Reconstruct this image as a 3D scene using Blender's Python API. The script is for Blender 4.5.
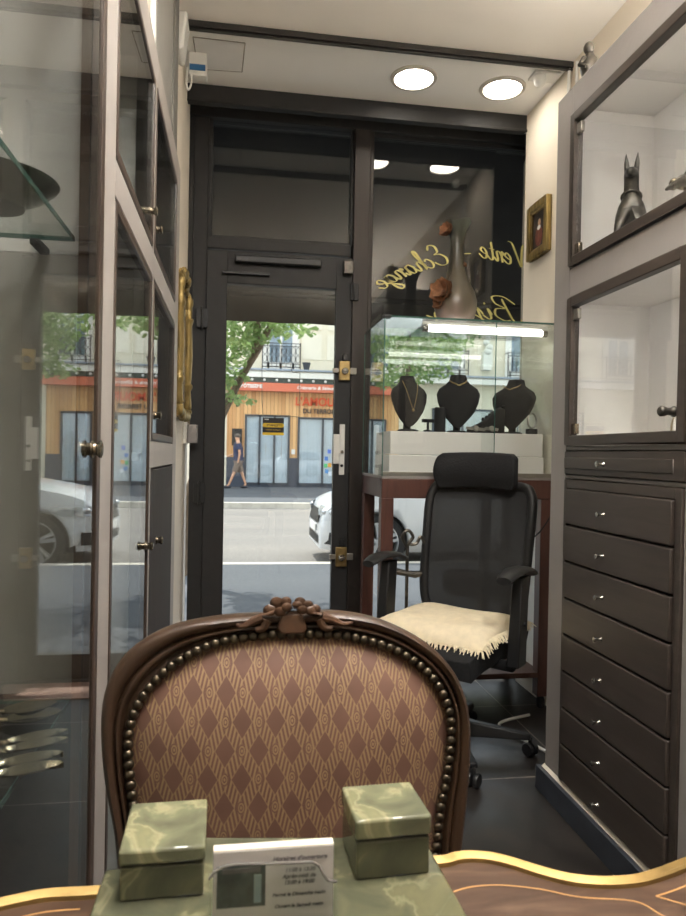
import bpy, bmesh, math, random
from mathutils import Vector, Matrix, Euler
random.seed(7)
S = bpy.context.scene
COL = S.collection
for o in list(bpy.data.objects): bpy.data.objects.remove(o)

# ------------------------------------------------------------------ camera
H = 1.2                                   # seated eye height
FPX, YAW, PITCH, ROLL = 700.0, math.radians(8.75), math.radians(-0.35), math.radians(1.05)
cy, sy, cp, sp = math.cos(YAW), math.sin(YAW), math.cos(PITCH), math.sin(PITCH)
FW = Vector((sy*cp, cy*cp, sp)); RT0 = Vector((cy, -sy, 0)); UP0 = RT0.cross(FW)
RT = math.cos(ROLL)*RT0 + math.sin(ROLL)*UP0
UP = -math.sin(ROLL)*RT0 + math.cos(ROLL)*UP0
cam = bpy.data.cameras.new('camera'); cam_ob = bpy.data.objects.new('camera', cam); COL.objects.link(cam_ob)
M = Matrix.Identity(4)
for i in range(3):
    M[i][0] = RT[i]; M[i][1] = UP[i]; M[i][2] = -FW[i]
M.translation = Vector((0, 0, H)); cam_ob.matrix_world = M
cam.sensor_fit = 'HORIZONTAL'; cam.sensor_width = 36; cam.lens = FPX*36/686
cam.clip_start = 0.02; cam.clip_end = 200
cam.dof.use_dof = True; cam.dof.focus_distance = 1.9; cam.dof.aperture_fstop = 14
S.camera = cam_ob

# ------------------------------------------------------------------ world, sun, exposure
W = bpy.data.worlds.new('sky'); S.world = W; W.use_nodes = True
nt = W.node_tree; nt.nodes.clear()
wo = nt.nodes.new('ShaderNodeOutputWorld'); wb = nt.nodes.new('ShaderNodeBackground')
wb.inputs[0].default_value = (0.87, 0.93, 1.0, 1); wb.inputs[1].default_value = 1.9
nt.links.new(wb.outputs[0], wo.inputs[0])
sl = bpy.data.lights.new('sun', 'SUN'); sl.energy = 4.0; sl.angle = 0.0095; sl.color = (1, 0.94, 0.85)
so = bpy.data.objects.new('sun', sl); COL.objects.link(so); so.location = (0, 12, 20)
SUN_EL, SUN_AZ = math.radians(56), math.radians(-12)      # azimuth from +Y, towards -X
sd = Vector((math.sin(SUN_AZ)*math.cos(SUN_EL), math.cos(SUN_AZ)*math.cos(SUN_EL), math.sin(SUN_EL)))
so.rotation_euler = sd.to_track_quat('Z', 'Y').to_euler()
LAMP = 20.0                               # strength of the ceiling lamps
S.view_settings.view_transform = 'Standard'; S.view_settings.look = 'None'
S.view_settings.gamma = 1; S.view_settings.use_curve_mapping = False
S.view_settings.exposure = 0.6
S.cycles.transparent_max_bounces = 32

# ------------------------------------------------------------------ survey: picture point + known plane -> metres
def ray(px, py): return RT*((px-343)/FPX) - UP*((py-458)/FPX) + FW
def aY(px, py, Y): d = ray(px, py); return d*(Y/d.y) + Vector((0, 0, H))
def aX(px, py, X): d = ray(px, py); return d*(X/d.x) + Vector((0, 0, H))
def aZ(px, py, Z): d = ray(px, py); return d*((Z-H)/d.z) + Vector((0, 0, H))
def aP(px, py, p, n):
    d = ray(px, py); c = Vector((0, 0, H)); return c + d*((Vector(p)-c).dot(n)/d.dot(n))

# ------------------------------------------------------------------ materials
def srgb(r, g, b):
    f = lambda c: ((c/255+0.055)/1.055)**2.4 if c/255 > 0.04045 else c/255/12.92
    return (f(r), f(g), f(b), 1)
def newmat(name):
    m = bpy.data.materials.new(name); m.use_nodes = True; t = m.node_tree
    return m, t, t.nodes['Principled BSDF'], t.nodes['Material Output']
def N(t, kind, **kw):
    n = t.nodes.new('ShaderNode'+kind)
    for k, v in kw.items():
        if k.startswith('i_'): n.inputs[k[2:].replace('_', ' ')].default_value = v
        else: setattr(n, k, v)
    return n
def ramp(t, fac, stops):
    r = N(t, 'ValToRGB'); e = r.color_ramp.elements
    while len(e) < len(stops): e.new(0.5)
    for k, (p, c) in enumerate(stops): e[k].position = p; e[k].color = c
    t.links.new(fac, r.inputs[0]); return r.outputs[0]
def mat(name, col, rough=0.5, metal=0.0, var=0.12, scale=9.0, stretch=(1, 1, 1), bump=0.0, bscale=None, **kw):
    m, t, p, o = newmat(name)
    tc = N(t, 'TexCoord'); mp = N(t, 'Mapping'); mp.inputs['Scale'].default_value = stretch
    t.links.new(tc.outputs['Object'], mp.inputs[0])
    nz = N(t, 'TexNoise', i_Scale=scale, i_Detail=5.0); t.links.new(mp.outputs[0], nz.inputs[0])
    c = col[:3]; lo = tuple(x*(1-var) for x in c)+(1,); hi = tuple(min(1, x*(1+var)) for x in c)+(1,)
    t.links.new(ramp(t, nz.outputs[0], [(0.3, lo), (0.7, hi)]), p.inputs['Base Color'])
    p.inputs['Roughness'].default_value = rough; p.inputs['Metallic'].default_value = metal
    if bump:
        b = N(t, 'Bump', i_Strength=bump, i_Distance=0.01)
        if bscale:
            n2 = N(t, 'TexNoise', i_Scale=bscale, i_Detail=4.0); t.links.new(mp.outputs[0], n2.inputs[0]); src = n2
        else: src = nz
        t.links.new(src.outputs[0], b.inputs['Height']); t.links.new(b.outputs[0], p.inputs['Normal'])
    for k, v in kw.items(): p.inputs[k.replace('_', ' ')].default_value = v
    return m
def wood(name, a, b, rough=0.4, axis='Z', scale=14, coat=0.0):
    st = {'X': (0.12, 1, 1), 'Y': (1, 0.12, 1), 'Z': (1, 1, 0.12)}[axis]
    m, t, p, o = newmat(name)
    tc = N(t, 'TexCoord'); mp = N(t, 'Mapping'); mp.inputs['Scale'].default_value = st
    t.links.new(tc.outputs['Object'], mp.inputs[0])
    nz = N(t, 'TexNoise', i_Scale=scale, i_Detail=8.0, i_Roughness=0.65, i_Distortion=0.6); t.links.new(mp.outputs[0], nz.inputs[0])
    t.links.new(ramp(t, nz.outputs[0], [(0.25, a), (0.75, b)]), p.inputs['Base Color'])
    p.inputs['Roughness'].default_value = rough
    p.inputs['Coat Weight'].default_value = coat; p.inputs['Coat Roughness'].default_value = 0.2
    bp = N(t, 'Bump', i_Strength=0.12, i_Distance=0.004); t.links.new(nz.outputs[0], bp.inputs['Height']); t.links.new(bp.outputs[0], p.inputs['Normal'])
    return m
def glass(name, tint=(0.97, 0.985, 0.975), f0=0.045, rough=0.0):
    m, t, p, o = newmat(name); t.nodes.remove(p)
    g = N(t, 'NewGeometry'); d = N(t, 'VectorMath', operation='DOT_PRODUCT')
    t.links.new(g.outputs['Normal'], d.inputs[0]); t.links.new(g.outputs['Incoming'], d.inputs[1])
    a = N(t, 'Math', operation='ABSOLUTE'); t.links.new(d.outputs['Value'], a.inputs[0])
    s = N(t, 'Math', operation='SUBTRACT', use_clamp=True); s.inputs[0].default_value = 1; t.links.new(a.outputs[0], s.inputs[1])
    pw = N(t, 'Math', operation='POWER'); t.links.new(s.outputs[0], pw.inputs[0]); pw.inputs[1].default_value = 5
    ma = N(t, 'Math', operation='MULTIPLY_ADD'); t.links.new(pw.outputs[0], ma.inputs[0]); ma.inputs[1].default_value = 1-f0; ma.inputs[2].default_value = f0
    tr = N(t, 'BsdfTransparent'); tr.inputs[0].default_value = tint+(1,)
    gl = N(t, 'BsdfGlossy'); gl.inputs['Roughness'].default_value = rough
    mx = N(t, 'MixShader'); t.links.new(ma.outputs[0], mx.inputs[0]); t.links.new(tr.outputs[0], mx.inputs[1]); t.links.new(gl.outputs[0], mx.inputs[2])
    t.links.new(mx.outputs[0], o.inputs[0]); return m
def emit(name, col, s):
    m, t, p, o = newmat(name); p.inputs['Base Color'].default_value = col
    p.inputs['Emission Color'].default_value = col; p.inputs['Emission Strength'].default_value = s; return m

m_grey = mat('grey_paint', srgb(168, 161, 155), 0.45, var=0.06, scale=5, bump=0.05, bscale=60)
m_greyR = mat('grey_taupe_paint', srgb(142, 137, 134), 0.5, var=0.05, scale=4, bump=0.06, bscale=50)
m_cream = mat('cream_wall_paint', srgb(232, 222, 206), 0.7, var=0.04, scale=3, bump=0.06, bscale=80)
m_ceil = mat('ceiling_paint', srgb(246, 240, 230), 0.7, var=0.03, scale=3)
m_white = mat('white_paint', srgb(236, 234, 230), 0.5, var=0.03)
m_whiteplastic = mat('white_plastic', srgb(228, 226, 220), 0.35, var=0.03)
m_inner = mat('cabinet_white_lining', srgb(234, 230, 226), 0.6, var=0.03, scale=4)
m_black = mat('black_lacquered_aluminium', srgb(31, 30, 30), 0.6, var=0.15, scale=20)
m_blackbronze = mat('bronze_anodised_mullion', srgb(46, 40, 36), 0.5, metal=0.3, var=0.15, stretch=(1, 1, 0.1), scale=25)
m_track = mat('dark_steel_track', srgb(60, 58, 56), 0.4, metal=0.4)
m_dkwood = wood('dark_stained_wood', srgb(50, 43, 39), srgb(71, 62, 56), 0.42, 'Y', 26)
m_trim = wood('walnut_trim', srgb(52, 42, 36), srgb(82, 66, 56), 0.4, 'Z', 30)
m_stand = wood('red_mahogany', srgb(66, 40, 34), srgb(98, 62, 52), 0.4, 'Z', 22, 0.2)
m_chair = wood('carved_walnut', srgb(44, 31, 22), srgb(76, 54, 37), 0.42, 'Z', 18, 0.12)
m_crest = mat('carved_walnut_crest', srgb(82, 56, 38), 0.42, var=0.35, scale=60)
m_glass = glass('cabinet_glass', (0.955, 0.975, 0.965))
m_glassR = glass('case_glass', (0.96, 0.97, 0.965), 0.085)
m_wglass = glass('window_glass', (0.93, 0.95, 0.945), 0.05)
m_cglass = glass('showcase_glass', (0.97, 0.985, 0.98), 0.045)
m_gedge = mat('green_glass_edge', srgb(72, 104, 95), 0.15, var=0.1)
m_brass = mat('brass', srgb(172, 148, 100), 0.34, 0.9, var=0.2, scale=40)
m_obrass = mat('old_brass_knob', srgb(140, 130, 114), 0.25, 0.95, var=0.25, scale=60)
m_gilt = mat('gilded_wood', srgb(148, 126, 76), 0.38, 0.55, var=0.5, scale=35, stretch=(1, 1, 0.25), bump=0.3, bscale=70)
m_chrome = mat('chrome', srgb(175, 172, 166), 0.25, 1.0, var=0.05)
m_silver = mat('tarnished_silver', srgb(190, 182, 160), 0.22, 1.0, var=0.2, scale=30)
m_bronze = mat('dark_bronze', srgb(84, 80, 74), 0.38, 0.7, var=0.35, scale=40)
m_stud = mat('antique_nail', srgb(92, 83, 70), 0.38, 0.95, var=0.35, scale=80)
m_bplastic = mat('black_plastic', srgb(26, 26, 27), 0.45, var=0.1)
m_bfabric = mat('black_fabric', srgb(20, 20, 22), 0.9, var=0.25, scale=120, bump=0.2)
m_velvet = mat('black_velvet', srgb(24, 23, 24), 0.95, var=0.2, scale=80)
m_cushion = mat('ecru_cotton', srgb(232, 218, 188), 0.9, var=0.07, scale=30, bump=0.15, bscale=300)
m_lock = mat('steel_lock', srgb(150, 146, 138), 0.35, 0.7, var=0.1)
m_dark = mat('very_dark', srgb(18, 17, 17), 0.6)
m_lampglow = emit('lamp_diffuser', (1, 0.92, 0.80, 1), LAMP)
m_rearlamp = emit('rear_lamp_diffuser', (1, 0.965, 0.915, 1), 150.0)
m_caseglow = emit('led_strip', (1, 0.975, 0.94, 1), 15.0)
m_caseglow_dim = emit('led_strip_dim', (1, 0.97, 0.93, 1), 9.0)
m_uplight = emit('cove_strip', (1, 0.97, 0.93, 1), 42.0)
m_spot = emit('spot_diffuser', (1, 0.94, 0.84, 1), 160.0)
m_tube = emit('fluorescent_tube', (1, 0.96, 0.88, 1), 6.0)

# ------------------------------------------------------------------ mesh builder
class MB:
    def __init__(s): s.bm = bmesh.new()
    def face(s, vs):
        try: return s.bm.faces.new(vs)
        except ValueError: return None
    def box(s, x0, x1, y0, y1, z0, z1):
        v = [s.bm.verts.new((x, y, z)) for z in (z0, z1) for y in (y0, y1) for x in (x0, x1)]
        for f in ((0, 2, 3, 1), (4, 5, 7, 6), (0, 1, 5, 4), (2, 6, 7, 3), (0, 4, 6, 2), (1, 3, 7, 5)): s.face([v[i] for i in f])
        return s
    def obox(s, c, size, rot=None):
        R = rot.to_matrix() if isinstance(rot, Euler) else (rot or Matrix.Identity(3))
        v = [s.bm.verts.new(Vector(c)+R @ Vector((x*size[0]/2, y*size[1]/2, z*size[2]/2))) for z in (-1, 1) for y in (-1, 1) for x in (-1, 1)]
        for f in ((0, 2, 3, 1), (4, 5, 7, 6), (0, 1, 5, 4), (2, 6, 7, 3), (0, 4, 6, 2), (1, 3, 7, 5)): s.face([v[i] for i in f])
        return s
    def hexa(s, b, t):                       # bottom quad, top quad
        n = len(b); vb = [s.bm.verts.new(p) for p in b]; vt = [s.bm.verts.new(p) for p in t]
        s.face(vb[::-1]); s.face(vt)
        for i in range(n): j = (i+1) % n; s.face([vb[i], vb[j], vt[j], vt[i]])
        return s
    def prism(s, pts, off):                  # 3-D outline pushed by a vector
        off = Vector(off); return s.hexa(pts, [Vector(p)+off for p in pts])
    def ring(s, c, u, v, r, n):
        return [s.bm.verts.new(Vector(c)+u*(r*math.cos(2*math.pi*i/n))+v*(r*math.sin(2*math.pi*i/n))) for i in range(n)]
    def tube(s, pts, r, n=8, cap=True):
        pts = [Vector(p) for p in pts]; rs = r if isinstance(r, (list, tuple)) else [r]*len(pts)
        prev = None; last = None
        for i, p in enumerate(pts):
            d = (pts[min(i+1, len(pts)-1)]-pts[max(i-1, 0)]).normalized()
            if prev is None:
                a = Vector((0, 0, 1)) if abs(d.z) < 0.9 else Vector((1, 0, 0)); u = d.cross(a).normalized()
            else: u = (prev-d*prev.dot(d)).normalized()
            prev = u; v = d.cross(u); rg = s.ring(p, u, v, rs[i], n)
            if last:
                for k in range(n): s.face([last[k], last[(k+1) % n], rg[(k+1) % n], rg[k]])
            elif cap: s.face(rg[::-1])
            last = rg
        if cap: s.face(last)
        return s
    def lathe(s, prof, o=(0, 0, 0), axis=(0, 0, 1), n=24, sx=1.0):
        ax = Vector(axis).normalized(); a = Vector((1, 0, 0)) if abs(ax.x) < 0.9 else Vector((0, 1, 0))
        u = (a-ax*a.dot(ax)).normalized()*sx; v = ax.cross(u.normalized()); last = None
        for r, h in prof:
            if r < 1e-6: rg = [s.bm.verts.new(Vector(o)+ax*h)]
            else: rg = s.ring(Vector(o)+ax*h, u, v, r, n)
            if last:
                for k in range(n):
                    j = (k+1) % n
                    if len(last) == 1 and len(rg) == 1: break
                    if len(last) == 1: s.face([last[0], rg[j], rg[k]])
                    elif len(rg) == 1: s.face([last[k], last[j], rg[0]])
                    else: s.face([last[k], last[j], rg[j], rg[k]])
            last = rg
        return s
    def ball(s, c, r, n=12, rot=None):
        r = (r, r, r) if isinstance(r, (int, float)) else r
        R = rot.to_matrix().to_4x4() if rot else Matrix.Identity(4)
        bmesh.ops.create_uvsphere(s.bm, u_segments=n, v_segments=max(6, n*2//3), radius=1, matrix=Matrix.Translation(Vector(c)) @ R @ Matrix.Diagonal((r[0], r[1], r[2], 1)))
        return s
    def grid(s, rows, closed=False):
        vs = [[s.bm.verts.new(p) for p in r] for r in rows]
        for i in range(len(vs)-1):
            n = len(vs[i])
            for k in range(n if closed else n-1): j = (k+1) % n; s.face([vs[i][k], vs[i][j], vs[i+1][j], vs[i+1][k]])
        return vs
    def disc(s, c, r, axis=(0, 0, 1), n=32, sx=1):
        return s.lathe([(0, 0), (r, 0)], c, axis, n, sx)
    def build(s, name, m, parent=None, bevel=0.0, seg=2, smooth=True, sub=0, sharp=40):
        bm = s.bm; bmesh.ops.remove_doubles(bm, verts=bm.verts, dist=1e-6); bmesh.ops.recalc_face_normals(bm, faces=bm.faces)
        me = bpy.data.meshes.new(name)
        if parent is not None: bm.transform(WM[parent.name].inverted())
        bm.to_mesh(me); bm.free()
        for mm in (m if isinstance(m, list) else [m]): me.materials.append(mm)
        if smooth:
            me.polygons.foreach_set('use_smooth', [True]*len(me.polygons)); me.set_sharp_from_angle(angle=math.radians(sharp))
        o = bpy.data.objects.new(name, me); COL.objects.link(o)
        if parent is not None: o.parent = parent; WM[o.name] = WM[parent.name]
        else: WM[o.name] = Matrix.Identity(4)
        if bevel:
            b = o.modifiers.new('bevel', 'BEVEL'); b.width = bevel; b.segments = seg; b.limit_method = 'ANGLE'; b.angle_limit = math.radians(35)
        if sub: sm = o.modifiers.new('sub', 'SUBSURF'); sm.levels = sub; sm.render_levels = sub
        return o
WM = {}
def tag(o, label, cat, group=None, kind=None):
    o['label'] = label; o['category'] = cat
    if group: o['group'] = group
    if kind: o['kind'] = kind
    return o
def thing(name, label, cat, loc=(0, 0, 0), rz=0.0, group=None):
    o = bpy.data.objects.new(name, None); o.empty_display_size = 0.1; COL.objects.link(o)
    o.location = loc; o.rotation_euler = (0, 0, rz)
    WM[o.name] = Matrix.Translation(Vector(loc)) @ Matrix.Rotation(rz, 4, 'Z')
    return tag(o, label, cat, group)
def struct(o): o['kind'] = 'structure'; return o
def copy_part(o, parent, mat4=None):
    c = o.copy(); COL.objects.link(c); c.parent = parent; WM[c.name] = WM[parent.name]
    if mat4 is not None: c.matrix_basis = mat4
    return c
def copy_tree(root, loc, rz=0.0, label=None, group=None):
    c = root.copy(); COL.objects.link(c); c.location = loc; c.rotation_euler = (0, 0, rz)
    WM[c.name] = Matrix.Translation(Vector(loc)) @ Matrix.Rotation(rz, 4, 'Z')
    if label: c['label'] = label
    if group: c['group'] = group
    for ch in [x for x in bpy.data.objects if x.parent == root]:
        d = copy_part(ch, c)
        for g in [x for x in bpy.data.objects if x.parent == ch]: copy_part(g, d)
    return c
def catmull(P, n=10, closed=False):
    P = [Vector(p) for p in P]; out = []; L = len(P)
    for i in range(L if closed else L-1):
        g = lambda k: P[k % L] if closed else P[max(0, min(L-1, k))]
        p0, p1, p2, p3 = g(i-1), g(i), g(i+1), g(i+2)
        for k in range(n):
            t = k/n
            out.append(0.5*((2*p1)+(p2-p0)*t+(2*p0-5*p1+4*p2-p3)*t*t+(3*p1-p0-3*p2+p3)*t**3))
    if not closed: out.append(P[-1])
    return out
def resample(P, n):
    P = [Vector(p) for p in P]; L = [0]
    for i in range(1, len(P)): L.append(L[-1]+(P[i]-P[i-1]).length)
    out = []; j = 0
    for k in range(n):
        t = L[-1]*k/(n-1)
        while j < len(P)-2 and L[j+1] < t: j += 1
        f = (t-L[j])/max(1e-9, L[j+1]-L[j]); out.append(P[j].lerp(P[j+1], min(1, f)))
    return out
def text(body, size, loc, rx, rz, m, parent=None, name='lettering', extrude=0.001, align='LEFT', shear=0.0, bold=0.0, width=None):
    c = bpy.data.curves.new(name, 'FONT'); c.body = body; c.size = size; c.extrude = extrude; c.align_x = align; c.shear = shear; c.offset = bold
    c.materials.append(m); o = bpy.data.objects.new(name, c); COL.objects.link(o)
    bpy.context.view_layer.update(); me = bpy.data.meshes.new_from_object(o.evaluated_get(bpy.context.evaluated_depsgraph_get()))
    bpy.data.objects.remove(o); bpy.data.curves.remove(c)
    xs = [v.co.x for v in me.vertices]; k = width/(max(xs)-min(xs)) if width else 1.0
    T = Matrix.Translation(Vector(loc)) @ Euler((rx, 0, rz)).to_matrix().to_4x4() @ Matrix.Diagonal((k, 1, 1, 1))
    me.transform(WM[parent.name].inverted() @ T if parent is not None else T); me.name = name
    o = bpy.data.objects.new(name, me); COL.objects.link(o)
    if parent is not None: o.parent = parent
    WM[o.name] = Matrix.Identity(4); return o

D = 3.8          # plane of the shop front
XL = -0.23       # face of the left cabinets
XR = 1.12        # face of the right cabinets
XW = 1.505       # right wall
ZC = 3.02        # ceiling
DF = 3.55        # front of the fascia box over the shop front

# ================================================================== ROOM SHELL
def floor_mat():
    m, t, p, o = newmat('slate_floor_tiles')
    g = N(t, 'NewGeometry'); mp = N(t, 'Mapping'); mp.inputs['Location'].default_value = (0.16, -2.48+0.725*4, 0); t.links.new(g.outputs['Position'], mp.inputs[0])
    b = N(t, 'TexBrick', offset=0.0, squash=1.0); t.links.new(mp.outputs[0], b.inputs['Vector'])
    for k, v in (('Scale', 1.0), ('Mortar Size', 0.0035), ('Mortar Smooth', 0.1), ('Bias', 0.0), ('Brick Width', 0.725), ('Row Height', 0.725)): b.inputs[k].default_value = v
    b.inputs['Color1'].default_value = srgb(40, 36, 34); b.inputs['Color2'].default_value = srgb(47, 43, 40); b.inputs['Mortar'].default_value = srgb(120, 112, 104)
    nz = N(t, 'TexNoise', i_Scale=6.0, i_Detail=8.0, i_Roughness=0.7); t.links.new(g.outputs['Position'], nz.inputs[0])
    mx = N(t, 'MixRGB', blend_type='MULTIPLY'); mx.inputs[0].default_value = 0.8; t.links.new(b.outputs[0], mx.inputs[1])
    t.links.new(ramp(t, nz.outputs[0], [(0.3, (0.4, 0.4, 0.4, 1)), (0.5, (.9, .9, .9, 1)), (0.75, (2.1, 2.0, 1.9, 1))]), mx.inputs[2])
    t.links.new(mx.outputs[0], p.inputs['Base Color'])
    t.links.new(ramp(t, nz.outputs[0], [(0.3, (0.32, 0.32, 0.32, 1)), (0.7, (0.5, 0.5, 0.5, 1))]), p.inputs['Roughness'])
    bp = N(t, 'Bump', i_Strength=0.15, i_Distance=0.003); t.links.new(nz.outputs[0], bp.inputs['Height']); t.links.new(bp.outputs[0], p.inputs['Normal'])
    return m
m_floor = floor_mat()
m_skirt = mat('dark_blue_slate', srgb(52, 56, 64), 0.4, var=0.25, scale=12, bump=0.1)
DW0 = 4.06
struct(MB().box(-0.75, 1.75, -2.6, D+0.06, -0.1, 0).build('floor', m_floor))
struct(MB().box(-0.75, 1.75, -2.6, 3.05, ZC, ZC+0.1).build('ceiling', m_ceil))
struct(MB().box(-0.75, 1.75, 3.05, D+0.1, ZC, ZC+0.1).build('ceiling_front', mat('soffit_white_paint', srgb(250, 248, 243), 0.6, var=0.015, scale=3)))
struct(MB().box(XW, XW+0.1, -2.6, DF+0.01, 0, ZC).build('wall_right', m_cream))
struct(MB().box(-0.75, XW+0.1, -2.7, -2.6, 0, ZC).build('wall_back', m_cream))
struct(MB().box(-0.76, -0.66, -2.6, 2.81, 0, 2.31).build('wall_left', m_cream))
struct(MB().box(-0.36, -0.265, 2.81, D+0.1, 0, 2.31).box(-0.36, -0.265, -2.6, D+0.1, 2.31, ZC).build('wall_left_front', m_cream))
m_trackmat = m_track
tr = MB().box(-0.265, XW, 3.03, 3.068, ZC-0.026, ZC).box(-0.265, XW, 3.04, 3.055, ZC-0.036, ZC-0.028)
struct(tr.build('trim_1', m_track, bevel=0.002))
for k, x in enumerate((-0.23, -0.13, 0.43, 0.5, 0.58, 1.15, 1.22)):
    pass
# grey metal plate and pipe on the bulkhead over the left cabinets
t = thing('shutter_box_plate', 'tall grey metal cover plate with a bolt hole above the left cabinet', 'cover plate', (-0.265, 2.74, 2.33))
MB().box(-0.265, -0.257, 2.19, 2.70, 2.33, 2.99).build('plate', mat('grey_metal_plate', srgb(150, 148, 142), 0.5, var=0.05), t, bevel=0.002)
MB().lathe([(0, 0), (0.011, 0), (0.011, 0.002), (0, 0.002)], (-0.2569, 2.36, 2.87), (1, 0, 0), 12).build('bolt', m_dark, t)
MB().box(-0.265, -0.25, 2.70, 2.86, 2.33, 3.0).build('edge_channel', mat('grey_channel', srgb(120, 118, 112), 0.5, var=0.06), t, bevel=0.002)
tag(MB().tube([(-0.256, 2.08, 2.34), (-0.256, 2.08, ZC)], 0.009, 10).build('wall_pipe', m_white), 'cream painted pipe rising beside the grey cover plate', 'pipe')

# ================================================================== SHOP FRONT
fr = MB()
fr.box(-0.24, -0.165, D-0.03, D+0.05, 0, 3.0).box(-0.265, -0.24, D-0.03, D+0.05, 0, 0.1).box(-0.265, -0.24, D-0.03, D+0.05, 1.9, 3.0)                     # left jamb
fr.box(-0.265, 1.70, D-0.045, D+0.05, 2.96, ZC)                      # head fascia
fr.box(-0.265, XW, DF, DF+0.05, 2.935, ZC).box(-0.265, XW, DF-0.008, DF, 2.928, 2.942)
fr.box(-0.1649, 0.605, D-0.029, D+0.05, 2.275, 2.335)                   # transom rail over the door
fr.box(-0.165, -0.145, D-0.02, D+0.04, 2.335, 2.96).box(0.597, 0.62, D-0.02, D+0.04, 2.335, 2.96)
fr.box(0.72, 1.70, D-0.03, D+0.05, 0, 0.12)                             # sill under the window
fr.box(1.66, 1.70, D-0.03, D+0.05, 0.12, 2.96).box(1.70, 1.75, DF+0.012, D+0.06, 0, ZC).box(XW+0.002, 1.70, DF+0.012, DF+0.022, 0, ZC)  # last box: added black panel, keeps the wall end dark in reflections
struct(fr.build('trim_2', m_black, bevel=0.003))
DW = D
mu = MB().box(0.612, 0.70, D-0.05, D+0.05, 0, 2.96).box(0.70, 0.722, D-0.035, D+0.04, 0.1, 2.96)
struct(mu.build('trim_3', m_blackbronze, bevel=0.004))
w1 = struct(MB().box(0.722, 1.66, D-0.015, D+0.015, 2.94, 2.96).build('window_1', m_black))
MB().box(0.722, 1.66, DW-0.004, DW+0.004, 0.12, 2.94).build('glass_pane', m_wglass, w1)
w2 = struct(MB().box(-0.147, 0.60, D-0.015, D+0.015, 2.335, 2.35).build('window_2', m_black))
MB().box(-0.147, 0.60, D-0.004, D+0.004, 2.35, 2.96).build('glass_pane', m_wglass, w2)

# --- door
dr = MB()
YD0, YD1 = D-0.045, D+0.01
dr.box(-0.165, -0.058, YD0, YD1, 0.02, 2.26).box(0.526, 0.612, YD0, YD1, 0.02, 2.26)
dr.box(-0.058, 0.526, YD0, YD1, 2.09, 2.26).box(-0.058, 0.526, YD0, YD1, 0.02, 0.145)
door = struct(dr.build('door_1', m_black, bevel=0.003))
MB().box(-0.058, 0.526, D-0.022, D-0.014, 0.145, 2.09).build('glass_pane', m_wglass, door)
def hinge(y, z, x=-0.185):
    h = MB().tube([(x, D-0.05, z-0.06), (x, D-0.05, z+0.06)], 0.008, 8).box(x-0.03, x+0.03, D-0.053, D-0.045, z-0.05, z+0.05)
    h.build('hinge', m_bplastic, door, bevel=0.002)
hinge(0, 1.90); hinge(0, 0.98)
# door closer (slide arm type) on the head of the door
cl = MB().box(-0.02, 0.44, D-0.085, D-0.045, 2.195, 2.235); c0 = cl.build('door_closer', m_bplastic, door, bevel=0.008)
MB().box(-0.085, 0.165, D-0.07, D-0.045, 2.135, 2.15).build('closer_arm', m_bplastic, c0, bevel=0.003)
def rim_lock(z):
    p = MB().box(0.545, 0.605, D-0.07, D-0.045, z-0.06, z+0.045).build('rim_lock', m_brass, door, bevel=0.004)
    MB().lathe([(0.019, 0), (0.019, 0.012), (0.015, 0.018), (0, 0.018)], (0.576, D-0.07, z-0.01), (0, -1, 0), 20).build('lock_cylinder', m_chrome, p)
    MB().obox((0.576, D-0.093, z-0.01), (0.028, 0.01, 0.008)).build('turn_key', m_chrome, p, bevel=0.002)
    b = MB().box(0.51, 0.545, D-0.066, D-0.05, z-0.02, z+0.005).box(0.605, 0.64, D-0.066, D-0.05, z-0.025, z+0.01)
    b.build('bolt', m_lock, p, bevel=0.002)
    MB().box(0.565, 0.595, D-0.06, D-0.045, z+0.05, z+0.085).build('lock_cap', m_bplastic, p, bevel=0.003)
rim_lock(1.655); rim_lock(0.65)
p = MB().box(0.523, 0.558, D-0.056, D-0.044, 1.145, 1.305).box(0.556, 0.585, D-0.053, D-0.044, 1.085, 1.36).build('mortice_lock_plate', m_whiteplastic, door, bevel=0.003)
MB().lathe([(0, 0), (0.009, 0), (0.009, 0.008), (0, 0.008)], (0.57, D-0.053, 1.21), (0, -1, 0), 12).build('screw', m_chrome, p)
MB().lathe([(0, 0), (0.008, 0), (0.008, 0.004), (0, 0.004)], (0.57, D-0.053, 1.135), (0, -1, 0), 12).build('keyhole', m_dark, p)
MB().box(0.557, 0.61, D-0.09, D-0.05, 2.165, 2.235).build('top_bolt', m_bronze, door, bevel=0.005)
MB().box(0.60, 0.645, D-0.062, D-0.045, 2.03, 2.12).box(0.612, 0.62, D-0.075, D-0.06, 2.03, 2.12).build('strike_hinge', m_black, door, bevel=0.002)
struct(MB().box(-0.265, 0.72, D-0.06, D+0.06, 0, 0.018).build('trim_4', m_track, bevel=0.003))
struct(MB().box(-0.262, 0.66, 3.50, D-0.062, 0, 0.006).build('trim_5', mat('rose_stone_threshold', srgb(170, 138, 124), .6, var=.2, scale=14), bevel=0.002))
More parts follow.
